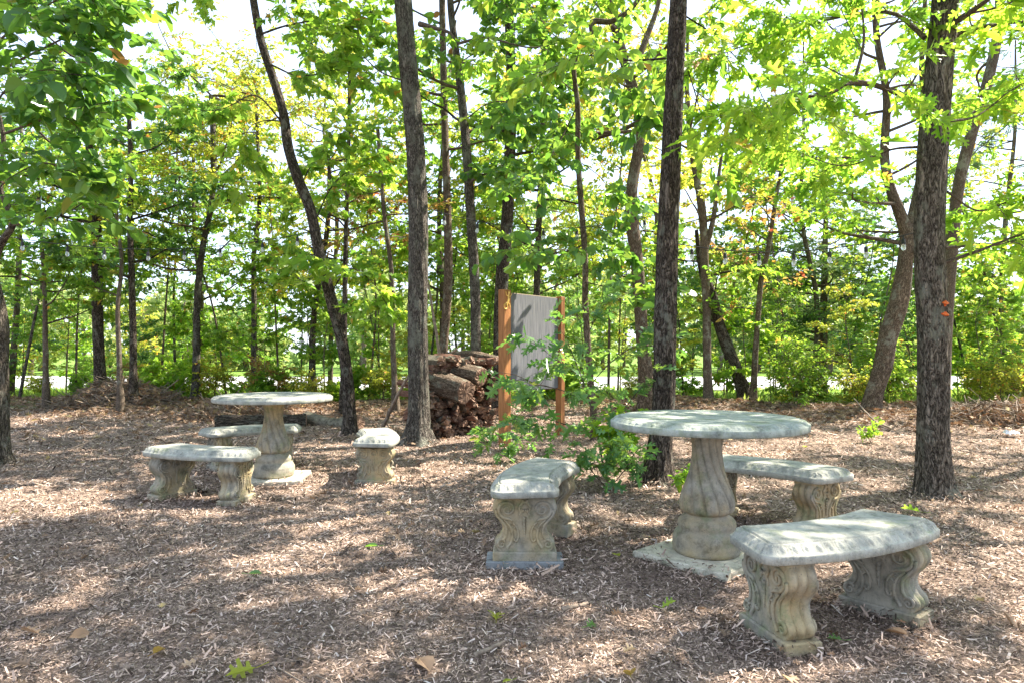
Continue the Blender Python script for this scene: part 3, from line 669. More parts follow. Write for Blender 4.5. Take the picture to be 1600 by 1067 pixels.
# ------------------------------------------------------------------ trees one can tell apart (pixels of the photograph, distance in metres)
def up(rows, Y, extra, lean=0):   # carry a trunk on above the frame
    r = T(Y, rows) if not isinstance(rows[0], tuple) or len(rows[0]) == 3 else list(rows)
    x, y, z, rad = r[-1]
    return r+[(x+lean*.5, y+.1, z+extra*.5, rad*.8), (x+lean, y, z+extra, rad*.45)]
RT = 'tall trees of the wood edge'
# T1 right oak with bright lobed leaves
tree('oak_tree', 'thick oak trunk at right with a dark split and orange growths on its bark', 'tree',
     up([(1462, 780, 27), (1460, 740, 25.5), (1458, 640, 24), (1457, 500, 23.5), (1452, 360, 23), (1457, 250, 23), (1466, 120, 21), (1476, 0, 20), (1484, -120, 19)], 5.43, 4.2, .3), 'bark_oak', 'leaf_oak', 11, 'oak', .145,
     auto=[(4.6, 8.8, 9, 3.2, 2.0, .22, None)],
     manual=[([(3.55, 5.4, 4.4), (4.0, 4.8, 4.8), (4.6, 4.2, 5.0), (5.3, 3.5, 5.2)], .03, 10, .9), ([(3.55, 5.4, 4.8), (3.6, 4.4, 5.3), (3.7, 3.4, 5.5), (4.0, 2.4, 5.7)], .03, 10, .9), ([(3.6, 5.4, 5.2), (4.5, 5.2, 5.8), (5.6, 4.9, 6.1), (6.6, 4.8, 6.2)], .03, 10, .9),  # limbs above the view, added to shade the nearest bench
             (Lm([(1440, 165, 5.4), (1400, 145, 5.3), (1335, 128, 5.2), (1290, 150, 5.1), (1230, 152, 5.0), (1165, 190, 4.9)]), .026, 9, .75),
             (Lm([(1335, 128, 5.2), (1350, 60, 5.3), (1340, -20, 5.4), (1320, -80, 5.5)]), .014, 6, .7),
             (Lm([(1445, 60, 5.4), (1390, 20, 5.7), (1300, 30, 6.0), (1200, 60, 6.3), (1110, 90, 6.5)]), .02, 11, .85),
             (Lm([(1440, 230, 5.5), (1390, 235, 5.9), (1320, 260, 6.2), (1250, 240, 6.4)]), .012, 6, .55),
             (Lm([(1485, 40, 5.4), (1530, 10, 5.2), (1600, -40, 5.0)]), .03, 6, .6),
             (Lm([(1485, 60, 5.45), (1540, 42, 5.6), (1640, 30, 5.8)]), .028, 7, .6),
             (Lm([(1478, 410, 5.4), (1530, 392, 5.3), (1600, 365, 5.2), (1680, 340, 5.1)]), .017, 8, .5, .3),
             (Lm([(1480, 300, 5.4), (1530, 330, 5.9), (1590, 310, 6.1), (1660, 300, 6.2)]), .012, 5, .5, .35),
             (Lm([(1483, 190, 5.4), (1530, 180, 5.7), (1600, 130, 5.9), (1680, 120, 6.2)]), .012, 7, .55)],
     nseg=132, rings=420, furrow=.035, flare=1.42, gap=.115, nleaf=8, droop=.3, groove=(-.62, .55, 2.1, .42, .15))
# T2 dark trunk by the near table
tree('oak_tree', 'dark furrowed trunk just behind the near mossy table, roots flaring at its foot', 'tree',
     up([(1024, 760, 22), (1030, 700, 19), (1036, 640, 18), (1040, 500, 18.5), (1042, 400, 17.5), (1046, 300, 17), (1053, 150, 15), (1061, 0, 14), (1066, -130, 13)], 6.0, 4.0, -.4), 'bark_dark', 'leaf_mid', 12, 'oval', .115,
     auto=[(4.5, 8.6, 6, 3.0, 2.0, .2, None)],
     manual=[(Lm([(1040, 92, 6.0), (980, 95, 5.8), (915, 88, 5.6), (850, 110, 5.5)]), .011, 6, .55),
             (Lm([(1062, 20, 6.0), (1120, 60, 6.5), (1180, 130, 6.9), (1220, 220, 7.1)]), .010, 5, .5),
             (Lm([(1058, 60, 6.0), (1090, 160, 6.4), (1110, 250, 6.6)]), .007, 4, .45)],
     nseg=132, rings=380, furrow=.05, flare=1.75, droop=.35)
# T3 grey lichened trunk
tree('oak_tree', 'straight grey lichened trunk standing left of the log heap', 'tree',
     up([(653, 694, 22), (654, 640, 17.5), (653, 500, 16.3), (654, 400, 16.5), (652, 300, 15.8), (645, 180, 15.5), (636, 80, 14.8), (630, 0, 14.5), (624, -120, 13)], 8.75, 4.5, 0), 'bark_grey', 'leaf_mid', 13, 'oval', .12,
     auto=[(5.8, 10.5, 6, 3.2, 2.2, .25, None)],
     manual=[(Lm([(655, 38, 8.7), (680, 45, 8.6), (706, 55, 8.5), (712, 85, 8.45)]), .035, 3, .5, .6),
             (Lm([(640, 130, 8.7), (590, 110, 8.6), (540, 60, 8.5), (480, 40, 8.4)]), .012, 6, .7),
             (Lm([(712, 70, 8.45), (760, 60, 8.3), (830, 75, 8.1), (900, 60, 8.0)]), .018, 8, .8)],
     nseg=110, rings=380, furrow=.03, flare=1.65)
# T4 leaning
tree('maple_tree', 'slender leaning trunk rising to the left from beside the fallen log', 'tree',
     up([(547, 680, 12), (546, 640, 10), (543, 595, 9.5), (533, 530, 9.5), (515, 460, 9), (500, 400, 9), (486, 330, 8.5), (466, 280, 8.5), (450, 230, 8), (443, 180, 7.5), (427, 125, 7), (408, 65, 6.5), (396, 0, 6), (388, -60, 6)], 9.6, 3, -.6), 'bark_dark', 'leaf_mid', 14, 'maple', .125,
     auto=[(6.0, 9.0, 9, 2.4, 1.6, .2, None)],
     manual=[(Lm([(443, 195, 9.6), (400, 150, 9.4), (350, 170, 9.2), (300, 175, 9.1)]), .014, 3, .5, .6),
             (Lm([(440, 190, 9.6), (410, 190, 9.3), (385, 210, 9.1), (378, 290, 9.0)]), .010, 2, .35, .7),
             (Lm([(405, 55, 9.6), (450, 40, 9.3), (510, 30, 9.0), (580, 20, 8.9)]), .016, 8, .8),
             (Lm([(420, 100, 9.6), (470, 120, 9.2), (530, 110, 9.0), (590, 130, 8.8)]), .014, 8, .75),
             (Lm([(490, 350, 9.6), (520, 290, 9.3), (560, 260, 9.2), (610, 250, 9.1)]), .011, 6, .6),
             (Lm([(470, 290, 9.6), (500, 240, 9.9), (560, 210, 10.1)]), .011, 5, .6),
             (Lm([(516, 460, 9.6), (545, 420, 9.3), (580, 440, 9.1), (600, 470, 9.0)]), .009, 5, .45),
             (Lm([(505, 420, 9.6), (480, 440, 9.4), (455, 430, 9.2)]), .007, 3, .35),
             (Lm([(530, 520, 9.6), (555, 500, 9.5), (575, 480, 9.4)]), .006, 3, .3)],
     nseg=24, rings=120, furrow=.05, flare=1.5)
# T5 left edge
tree('oak_tree', 'grey trunk cut off by the left picture edge, with large leaves overhanging the corner', 'tree',
     up([(-12, 722, 22), (-3, 650, 16), (-3, 560, 15), (-5, 500, 16), (-20, 440, 16), (-50, 380, 15), (-80, 300, 14), (-90, 150, 13), (-90, 0, 12)], 7.2, 3.5, 0), 'bark_oak', 'leaf_broad', 15, 'round', .115,
     auto=[(4.8, 8.5, 9, 2.8, 1.8, .2, None)],
     forks=[(Lm([(-18, 440, 7.2), (0, 385, 7.1), (20, 350, 7.0), (8, 315, 6.95), (0, 290, 6.9), (5, 210, 6.8), (-20, 120, 6.7)]), .04, .016)],
     manual=[(Lm([(20, 352, 7.0), (60, 345, 6.7), (110, 330, 6.5), (150, 300, 6.3)]), .014, 6, .5),
             (Lm([(5, 210, 6.8), (60, 190, 6.4), (120, 170, 6.0), (170, 160, 5.8)]), .013, 9, .6),
             (Lm([(-15, 120, 6.7), (40, 90, 6.2), (100, 60, 5.8), (175, 20, 5.5)]), .015, 10, .65),
             (Lm([(-20, 80, 6.7), (40, 30, 6.0), (90, 0, 5.6), (150, -30, 5.4)]), .013, 9, .6),
             (Lm([(2, 290, 6.9), (30, 270, 6.5), (70, 255, 6.2), (115, 270, 6.0)]), .011, 7, .45),
             (Lm([(-20, 180, 6.7), (20, 130, 6.1), (70, 110, 5.8), (130, 120, 5.6)]), .011, 8, .5)],
     nseg=28, rings=110, furrow=.04, nleaf=8)
# slender trunks behind the pile, the board and the near table
tree('oak_tree', 'straight grey trunk rising directly behind the log heap', 'tree',
     up([(745, 640, 10), (744, 560, 8.5), (742, 450, 8.5), (736, 340, 8), (729, 240, 7.5), (722, 160, 7), (714, 90, 6), (705, 20, 5.5), (702, -60, 5)], 11.6, 4), 'bark_grey', 'leaf_broad', 16, 'round', .13,
     auto=[(4.0, 7.5, 5, 1.6, 1.4, .15, None), (7.5, 11, 6, 2.2, 1.4, .2, None)],
     manual=[(Lm([(724, 190, 11.6), (770, 160, 11.2), (830, 170, 10.8), (880, 200, 10.5)]), .014, 8, .9),
             (Lm([(733, 300, 11.6), (780, 270, 11.3), (830, 260, 11.0)]), .012, 6, .8),
             (Lm([(715, 100, 11.6), (770, 70, 11.3), (840, 60, 11.1)]), .012, 7, .9)], nseg=20, rings=90)
tree('oak_tree', 'thin pale trunk between the lichened trunk and the one behind the log heap', 'tree',
     up([(690, 640, 8), (693, 555, 7), (700, 440, 7.5), (699, 330, 6.5), (695, 200, 6), (692, 60, 5.5), (690, -60, 5)], 13.2, 4), 'bark_brown', 'leaf_mid', 17, 'oval', .11,
     auto=[(4.6, 8, 6, 1.7, 1.5, .1, None), (8, 12, 7, 2, 1.4, .2, None)], nseg=16, rings=80)
tree('oak_tree', 'dark trunk rising directly behind the left post of the panel', 'tree',
     up([(780, 640, 12), (781, 520, 11), (785, 430, 11), (792, 350, 10), (796, 250, 9.5), (799, 170, 9), (797, 80, 8), (794, 0, 7), (792, -60, 6)], 12.4, 4), 'bark_dark', 'leaf_mid', 18, 'oval', .115,
     auto=[(4.4, 8.2, 8, 1.8, 1.5, .1, None), (8, 12, 8, 2.2, 1.6, .2, None)], nseg=20, rings=80)
tree('oak_tree', 'thin reddish trunk with a crooked top, right of the panel', 'tree',
     T(8.9, [(930, 690, 6.5), (927, 640, 5.5), (920, 560, 5.5), (915, 480, 5.5), (914, 400, 5), (908, 320, 5), (903, 240, 4.5), (903, 170, 4.5), (897, 110, 4), (905, 80, 5), (925, 60, 5), (926, 35, 5), (955, 34, 4.5), (985, 15, 4), (1010, -20, 3.5)]), 'bark_brown', 'leaf_broad', 19, 'round', .125,
     manual=[(Lm([(905, 150, 8.9), (860, 120, 8.7), (820, 150, 8.5), (790, 180, 8.4)]), .009, 7, .65),
             (Lm([(908, 255, 8.9), (940, 280, 8.7), (975, 330, 8.6), (1020, 350, 8.5)]), .008, 5, .45),
             (Lm([(900, 170, 8.9), (870, 230, 8.7), (840, 270, 8.5), (800, 290, 8.4)]), .009, 7, .6),
             (Lm([(912, 400, 8.9), (880, 390, 8.5), (840, 395, 8.2), (810, 375, 8.0)]), .007, 6, .42),
             (Lm([(913, 440, 8.9), (950, 450, 8.6), (990, 460, 8.4), (1030, 455, 8.3)]), .007, 5, .4),
             (Lm([(912, 330, 8.9), (950, 370, 8.7), (960, 400, 8.6)]), .006, 4, .4),
             (Lm([(905, 85, 8.9), (860, 50, 8.7), (830, 10, 8.6), (790, -20, 8.5)]), .009, 7, .7),
             (Lm([(985, 15, 8.9), (1010, 60, 8.7), (1030, 120, 8.6), (1020, 190, 8.5)]), .009, 7, .6),
             (Lm([(925, 50, 8.9), (940, 110, 8.7), (960, 160, 8.6)]), .008, 5, .6)], nseg=16, rings=120, nleaf=7)
tree('oak_tree', 'stout brown trunk seen just left of the dark trunk behind the near table', 'tree',
     up([(1012, 610, 12), (1005, 540, 11), (1000, 470, 10.5), (994, 400, 10.5), (987, 340, 11.5), (988, 290, 9.5), (999, 220, 9), (997, 170, 9), (983, 120, 8.5), (966, 60, 8), (952, 0, 7.5), (945, -60, 7)], 13.0, 3.5), 'bark_brown', 'leaf_mid', 20, 'oval', .115,
     auto=[(5, 8.5, 8, 2, 1.6, .1, None), (8.5, 12, 7, 2.2, 1.6, .2, None)],
     forks=[(Lm([(990, 110, 13), (1010, 60, 13.1), (1030, 0, 13.2), (1040, -90, 13.3)]), .07, .03)], nseg=20, rings=80)
tree('maple_tree', 'pale slim trunk, forked at the top, left of the slanting dark one', 'tree',
     up([(1107, 630, 8), (1105, 560, 7), (1104, 480, 7), (1101, 420, 7), (1100, 370, 6.5), (1096, 320, 7), (1089, 280, 5.5), (1080, 230, 5), (1075, 170, 4.5)], 14.0, 1.5), 'bark_thin', 'leaf_yellow', 21, 'maple', .11,
     auto=[(3.2, 7.5, 10, 1.5, 1.3, .15, None)], forks=[(Lm([(1100, 400, 14), (1115, 340, 14), (1121, 290, 14), (1128, 240, 14.1), (1140, 150, 14.2), (1135, 60, 14.3)]), .06, .008)], nseg=14, rings=60)
tree('oak_tree', 'dark slanting trunk crossing behind the pale slim one', 'tree',
     T(14.4, [(1168, 628, 13), (1155, 590, 10.5), (1138, 545, 10), (1122, 500, 9), (1112, 460, 8), (1100, 430, 7), (1093, 400, 5), (1088, 360, 3)]), 'bark_dark', 'leaf_mid', 22, 'oval', .11,
     auto=[(1.5, 3.2, 5, 1.2, 1.1, .2, None)], nseg=16, rings=50)
tree('maple_tree', 'thin dark sapling trunk with turned orange leaves, rising where the slanting one is rooted', 'tree',
     T(14.0, [(1177, 625, 5.5), (1180, 560, 5), (1184, 500, 4.5), (1189, 440, 4.5), (1200, 390, 4), (1208, 340, 3.5), (1216, 290, 3), (1222, 250, 2), (1225, 200, 1.5)]), 'bark_brown', 'leaf_autumn', 23, 'oval', .10,
     auto=[(1.8, 5.0, 9, 1.0, .8, .2, None)], nseg=12, rings=50, nleaf=4, gap=.3)
tree('oak_tree', 'thick pale leaning trunk with vines at its foot, left of the split oak trunk', 'tree',
     up([(1358, 655, 17), (1364, 620, 14), (1380, 570, 14.5), (1387, 530, 14.5), (1405, 470, 15), (1414, 410, 12), (1417, 370, 11), (1405, 330, 9), (1390, 290, 8), (1382, 240, 7), (1385, 150, 6), (1370, 60, 5), (1365, -40, 4)], 11.8, 2), 'bark_brown', 'leaf_oak', 24, 'oval', .11,
     auto=[(2.4, 7.2, 14, 1.9, 1.5, .15, None)], forks=[(Lm([(1416, 390, 11.8), (1428, 330, 12), (1440, 270, 12.2), (1450, 200, 12.3), (1440, 100, 12.4), (1450, -60, 12.5)]), .10, .03)], nseg=22, rings=80)
tree('oak_tree', 'grey trunk leaning right in the top right corner', 'tree',
     up([(1470, 640, 13), (1476, 520, 11), (1486, 400, 10), (1498, 290, 9), (1518, 210, 9), (1540, 140, 8.5), (1556, 70, 8), (1562, 0, 7)], 12.5, 3), 'bark_thin', 'leaf_mid', 25, 'oval', .11,
     auto=[(5.6, 6.6, 2, 1.4, 1.4, .1, None), (7.2, 10.5, 9, 2.2, 1.6, .15, None)], nseg=16, rings=60)
tree('pine_tree', 'bare-limbed pine beyond the right edge with long thin boughs reaching in', 'tree',
     up([(1660, 620, 10), (1662, 400, 9), (1664, 200, 8), (1666, 0, 7)], 14.5, 3), 'bark_brown', 'needles', 26, 'blade', .15,
     auto=[(5, 10, 9, 1.8, 1.4, .1, None)],
     manual=[(Lm([(1664, 190, 14.5), (1600, 175, 14), (1540, 190, 13.6)]), .02, 4, .5), (Lm([(1664, 170, 14.5), (1610, 172, 14), (1545, 220, 13.6), (1500, 260, 13.4)]), .02, 5, .5), (Lm([(1664, 130, 14.5), (1610, 125, 14.0), (1550, 140, 13.8)]), .02, 4, .5)],
     nseg=14, rings=50, nleaf=26, gap=.2, droop=.1)
tree('pine_tree', 'dark green young pine behind the thicket, right of the thin orange-leaved sapling', 'tree',
     T(19, [(1285, 620, 8), (1287, 480, 6), (1290, 350, 4), (1291, 290, 2)]), 'bark_brown', 'needles', 27, 'blade', .2,
     auto=[(1.0, 5.2, 30, 2.2, .9, .12, None)], nseg=10, rings=40, nleaf=24, gap=.16, twig=.3, droop=.1)
# left wood edge
LT = [('oak_tree', 'tallest dark straight trunk in the left thicket, forked high up', [(158, 615, 9.5), (154, 540, 8.5), (152, 450, 8.5), (150, 350, 7.5), (144, 290, 7), (140, 230, 5.5), (138, 150, 5), (140, 60, 4)], 14.6, 'bark_dark', 'leaf_mid', 'oval', .105, [(3.0, 8.5, 14, 2.2, 1.7, .15, None)]),
      ('maple_tree', 'black slender trunk right of the forked one in the left thicket', [(208, 615, 6), (208, 520, 5.5), (206, 430, 5), (203, 350, 4.5), (204, 250, 4), (200, 150, 3)], 13.8, 'bark_dark', 'leaf_blue', 'maple', .12, [(2.4, 6.5, 11, 1.8, 1.4, .12, None)]),
      ('maple_tree', 'thin pale wavy stem between the two dark trunks in the left thicket', [(188, 625, 4.5), (186, 550, 4), (184, 480, 3.5), (190, 410, 3), (182, 330, 2.5), (185, 250, 1.5)], 13.2, 'bark_thin', 'leaf_mid', 'maple', .10, [(2.2, 4.5, 6, 1.1, .9, .15, None)]),
      ('oak_tree', 'mossy mid-sized trunk left of the farther table rim', [(306, 620, 6.5), (307, 540, 6), (309, 460, 5.5), (318, 380, 5), (330, 320, 4.5), (334, 240, 5), (330, 150, 4)], 15.2, 'bark_grey', 'leaf_yellow', 'oval', .09, [(2.8, 9, 18, 2.3, 1.9, .12, None)]),
      ('birch_tree', 'thin straight trunk reaching the sky gap above the farther table', [(396, 615, 4.5), (397, 500, 4.5), (397, 400, 4), (405, 330, 3.5), (404, 260, 3), (400, 150, 2.5)], 15.8, 'bark_grey', 'leaf_yellow', 'oval', .085, [(4.5, 9, 13, 2.2, 1.8, .1, None)]),
      ('maple_tree', 'thin upright dark stem just right of the leaning trunk', [(536, 620, 5), (538, 520, 4.5), (540, 400, 4), (543, 280, 3.5), (546, 160, 3), (545, 40, 2)], 12.6, 'bark_dark', 'leaf_mid', 'maple', .11, [(2.6, 7, 10, 1.5, 1.2, .15, None)]),
      ('maple_tree', 'thin leaning stem crossing behind the leaning trunk near the ground', [(487, 612, 6.5), (488, 560, 5.5), (490, 500, 5), (500, 430, 4.5), (512, 350, 4), (515, 250, 3)], 15.0, 'bark_dark', 'leaf_yellow', 'oval', .09, [(2.2, 6.5, 12, 1.6, 1.4, .12, None)]),
      ('maple_tree', 'thin grey stem near the left edge of the thicket', [(72, 615, 4.5), (71, 540, 4), (70, 470, 3.5), (66, 390, 3), (60, 300, 2.5)], 14.0, 'bark_thin', 'leaf_mid', 'maple', .115, [(1.6, 5, 12, 1.7, 1.3, .12, None)]),
      ('maple_tree', 'thin trunk rising behind the right bench of the farther set', [(618, 625, 5), (614, 540, 4.5), (612, 430, 4), (600, 330, 3.5), (590, 200, 3)], 13.0, 'bark_thin', 'leaf_autumn', 'oval', .085, [(3.2, 4.4, 5, 1.1, 1.1, .12, None)]),
      ('oak_tree', 'slim dark trunk among yellow-green leaves above the panel', [(835, 620, 6), (838, 480, 5.5), (842, 350, 5), (848, 200, 4.5), (850, 80, 4), (852, -40, 3)], 16.5, 'bark_dark', 'leaf_yellow', 'oval', .10, [(3.2, 11, 20, 2.3, 1.9, .12, None)])]
for i, (nm, lab, rows, Y, bk, lf, kd, ls, au) in enumerate(LT):
    tree(nm, lab, 'tree', T(Y, rows), bk, lf, 40+i, kd, ls, auto=au, nseg=12, rings=50, group=None)

# three more crowns fill the wood behind, and two oaks out of view are added right of the camera to shade the clearing
BT = [(-8.5, 18.5, 9, 'leaf_mid', 'oval', 'tree with full green crown at the far left of the wood edge'),
      (-5.2, 19.5, 10, 'leaf_yellow', 'oval', 'yellow-green feathery tree whose crown fills the upper left middle'),
      (-12.5, 17.0, 9, 'leaf_blue', 'maple', 'dark green tree deep in the wood behind the left edge'),
      (.9, 20.0, 10, 'leaf_mid', 'oval', 'pale green tree far behind the panel'),
      (4.2, 19.5, 10.5, 'leaf_yellow', 'oval', 'yellow-green tree far behind the dark trunk of the near table'),
      (8.0, 18.2, 9.5, 'leaf_oak', 'maple', 'bright green tree deep in the wood behind the leaning pale trunk'),
      (12.5, 17.2, 9.0, 'leaf_mid', 'oval', 'green tree deep in the wood behind the right edge'),
      (-1.8, 17.2, 9.5, 'leaf_mid', 'maple', 'green tree behind the lichened trunk and the thin pale one')]
for i, (x, y, h, lf, kd, lab) in enumerate(BT):
    r0 = .085; z = float(gh(x, y)); q = np.random.default_rng(80+i).normal(0, .25, 8)
    rows = [(x, y, z-.1, r0), (x+q[0]*.4, y, h*.25, r0*.85), (x+q[1], y, h*.5, r0*.7), (x+q[2], y, h*.75, r0*.5), (x+q[3], y, h, .02)]
    tree('broadleaf_tree', lab, 'tree', rows, 'bark_thin', lf, 90+i, kd, .12, auto=[(2.6, h*.95, 24, 2.6, 1.7, .12, None)], nseg=10, rings=40, gap=.15, nleaf=8)
for x, y, h, lab in ((7.6, 7.6, 8.5, 'tall added oak rooted out of view beyond the right edge, its crown shading the mulch'), (7.2, 2.6, 8.5, 'tall added oak rooted out of view right of the viewpoint, shading the near benches')):
    tree('added_shade_oak', lab, 'tree', [(x, y, -.1, .16), (x, y+.1, 3, .13), (x+.2, y, 6, .1), (x, y, h, .04)], 'bark_oak', 'leaf_oak', int(x*10), 'oak', .16,
         auto=[(4.8, h*.97, 6 if y > 5 else 8, 3.4, 2.0, .2, None)], nseg=16, rings=50, gap=.13, nleaf=8)

# many slim stems fill the wood edge
slim = [mini('slim_tree', 'slim dark-stemmed young tree, one of many at the wood edge', 'tree', 401, 6.4, 'leaf_mid', 'maple', .095, (.38, 16, 1.1, .6), 'bark_grey', .034, nleaf=7, gap=.16, group='slim trees at the wood edge'),
        mini('slim_tree', 'slim grey-stemmed young tree, one of many at the wood edge', 'tree', 402, 7.4, 'leaf_yellow', 'oval', .09, (.45, 18, 1.2, .6), 'bark_thin', .032, nleaf=7, gap=.16, group='slim trees at the wood edge'),
        mini('slim_tree', 'slim brown-stemmed young tree, one of many at the wood edge', 'tree', 403, 5.4, 'leaf_oak', 'oval', .085, (.4, 13, 1.0, .5), 'bark_brown', .028, nleaf=7, gap=.16, group='slim trees at the wood edge')]
rs = np.random.default_rng(77)
for k, (px, Y) in enumerate([(30, 15.5), (118, 16.5), (250, 16.2), (275, 18), (355, 15.8), (437, 15.8), (470, 18.5), (575, 16), (600, 18), (665, 17), (720, 19), (760, 17.5), (868, 18), (950, 16.5), (965, 18.5), (1068, 16.3), (1135, 18.5), (1240, 16.2), (1318, 17.5), (1335, 19), (1450, 15.8), (1520, 16.8), (1575, 16.5)]):
    i = k % 3; o = slim[i] if k < 3 else copy_tree(slim[i]); x = (px-800)*Y/F
    o.location = (x, Y, float(gh(x, Y))); q = rs.uniform(.75, 1.2); o.scale = (q, q, q*rs.uniform(.9, 1.1)); o.rotation_euler = (rs.normal(0, .06), rs.normal(0, .10), rs.uniform(0, 6.28))

# ------------------------------------------------------------------ thicket: saplings and shrubs copied from a few grown ones
GS, GB = 'saplings in the thicket behind the clearing', 'low shrubs in the thicket behind the clearing'
prot = [mini('sapling', 'leafy green sapling among others in the thicket between clearing and road', 'sapling', 201, 3.6, 'leaf_mid', 'maple', .10, (.22, 14, 1.0, .6), group=GS, gap=.13),
        mini('sapling', 'yellow-green sapling among others in the thicket between clearing and road', 'sapling', 202, 3.0, 'leaf_yellow', 'oval', .085, (.15, 14, .95, .5), group=GS, gap=.13),
        mini('sapling', 'tall thin green sapling among others in the thicket between clearing and road', 'sapling', 203, 4.9, 'leaf_mid', 'oval', .09, (.25, 20, 1.05, .6), group=GS),
        mini('sapling', 'bright lobed-leaf sapling among others in the thicket between clearing and road', 'sapling', 204, 2.6, 'leaf_oak', 'maple', .115, (.15, 12, .9, .5), group=GS),
        mini('sapling', 'dark green sapling among others in the thicket between clearing and road', 'sapling', 205, 4.2, 'leaf_blue', 'oval', .10, (.2, 16, 1.1, .6), group=GS)]
shr = [mini('shrub', 'low bushy green shrub at the foot of the thicket', 'shrub', 211, 1.1, 'leaf_mid', 'oval', .065, (.1, 7, .5, .3), r0=.008, stems=5, group=GB, gap=.10, nleaf=7, twig=.2),
       mini('shrub', 'low yellow-green shrub at the foot of the thicket', 'shrub', 212, .9, 'leaf_yellow', 'oval', .06, (.1, 6, .45, .3), r0=.007, stems=5, group=GB, gap=.10, nleaf=7, twig=.2),
       mini('shrub', 'low shrub with turned yellow and orange leaves at the foot of the thicket', 'shrub', 213, .9, 'leaf_autumn', 'oval', .055, (.2, 5, .4, .3), r0=.006, stems=4, group=GB, gap=.1, nleaf=6, twig=.2),
       mini('shrub', 'low bright green shrub with broad leaves at the foot of the thicket', 'shrub', 214, .75, 'leaf_oak', 'maple', .08, (.1, 5, .42, .3), r0=.006, stems=5, group=GB, gap=.08, nleaf=7, twig=.2)]
rs = np.random.default_rng(31)
def plant(proto, x, y, s, first):
    o = proto if first else copy_tree(proto)
    o.location = (x, y, float(gh(x, y))); o.rotation_euler = (0, 0, rs.uniform(0, 6.28)); o.scale = (s, s, s*rs.uniform(.9, 1.12)); return o
used = set()
for k in range(64):
    x = -15+30*((k*0.618034) % 1)+rs.normal(0, .3); y = float(edge_y(x))+1.0+(k % 4)*1.5+rs.uniform(0, 1.0)
    i = int(rs.choice(5, p=[.27, .22, .2, .16, .15])); 
    s = rs.uniform(.65, 1.1)
    if abs(x/y) > .82: x *= .8
    if abs(x-.5) < 2.0 and y < 16: s *= .7
    plant(prot[i], x, y, s, i not in used); used.add(i)
used = set()
for k in range(48):
    x = -13.5+27*((k*0.618034+.3) % 1)+rs.normal(0, .2); y = float(edge_y(x))+.5+abs(rs.normal(0, 1.6)); i = int(rs.choice(4, p=[.36, .27, .15, .22]))
    s = rs.uniform(.55, 1.15)*(1 if abs(x) > 1.5 else .8)
    plant(shr[i], x, y, s, i not in used); used.add(i)

# hedge-like woods across the road, far off
def far_woods():
    b = MB(); bt = MB(); rg = np.random.default_rng(5)
    for k in range(150):
        x = rg.uniform(-62, 62); y = rg.uniform(37, 66); h = rg.uniform(5.5, 11.5)*(.75+.25*math.sin(x*.13+1)); z0 = -.4
        bt.tube([(x, y, z0), (x+rg.normal(0, .3), y, z0+h*.5), (x+rg.normal(0, .5), y, z0+h*.9)], [.16, .11, .04], 6, cap=False)
        m = 22
        for j in range(m):
            c = np.array([x, y, z0+h*rg.uniform(.18, .95)])+rg.normal(0, 1, 3)*np.array([h*.17, h*.17, h*.05]); r = rg.uniform(.5, 1.1)
            n = 42; d = norm(rg.normal(0, 1, (n, 3))); p = c+d*r*rg.uniform(.4, 1, (n, 1))*np.array([1, 1, .6])
            add_leaves(b, 'diamond', p, rg.normal(0, 1, (n, 3)), rg.normal(0, .8, (n, 3))+[0, 0, .7], rg.uniform(.28, .6, n))
    root = empty('distant_woods', (0, 52, 0)); root['kind'] = 'stuff'; root['label'] = 'far-off woods across the road, reading as one green mass'
    t = bt.build('trunks', M['bark_thin'], root, tc=True); t.location = (0, -52, 0); t['kind'] = 'stuff'; c = b.build('foliage', M['leaf_far'], root); c.location = (0, -52, 0); c['kind'] = 'stuff'
far_woods()

# grass and ground cover beyond the clearing
def grass():
    rg = np.random.default_rng(6); b = MB(); n = 42000
    y = rg.uniform(0, 1, n)**1.3*8.5; x = rg.uniform(-19, 19, n); y = edge_y(x)+.9+y
    cl = nz(x, y, 1.7, 2)+nz(x, y, 4.1, 1)*.5; k = cl > -.45; x, y = x[k], y[k]; n = len(x)
    d = np.c_[rg.normal(0, .45, (n, 2)), np.ones(n)]; s = rg.uniform(.08, .28, n)
    add_leaves(b, 'blade', np.c_[x, y, gh(x, y)-.005], d, rg.normal(0, 1, (n, 3)), s)
    tag(b.build('grass', M['grass']), 'long green grass growing between the thicket and the road', 'grass', kind='stuff')
grass()

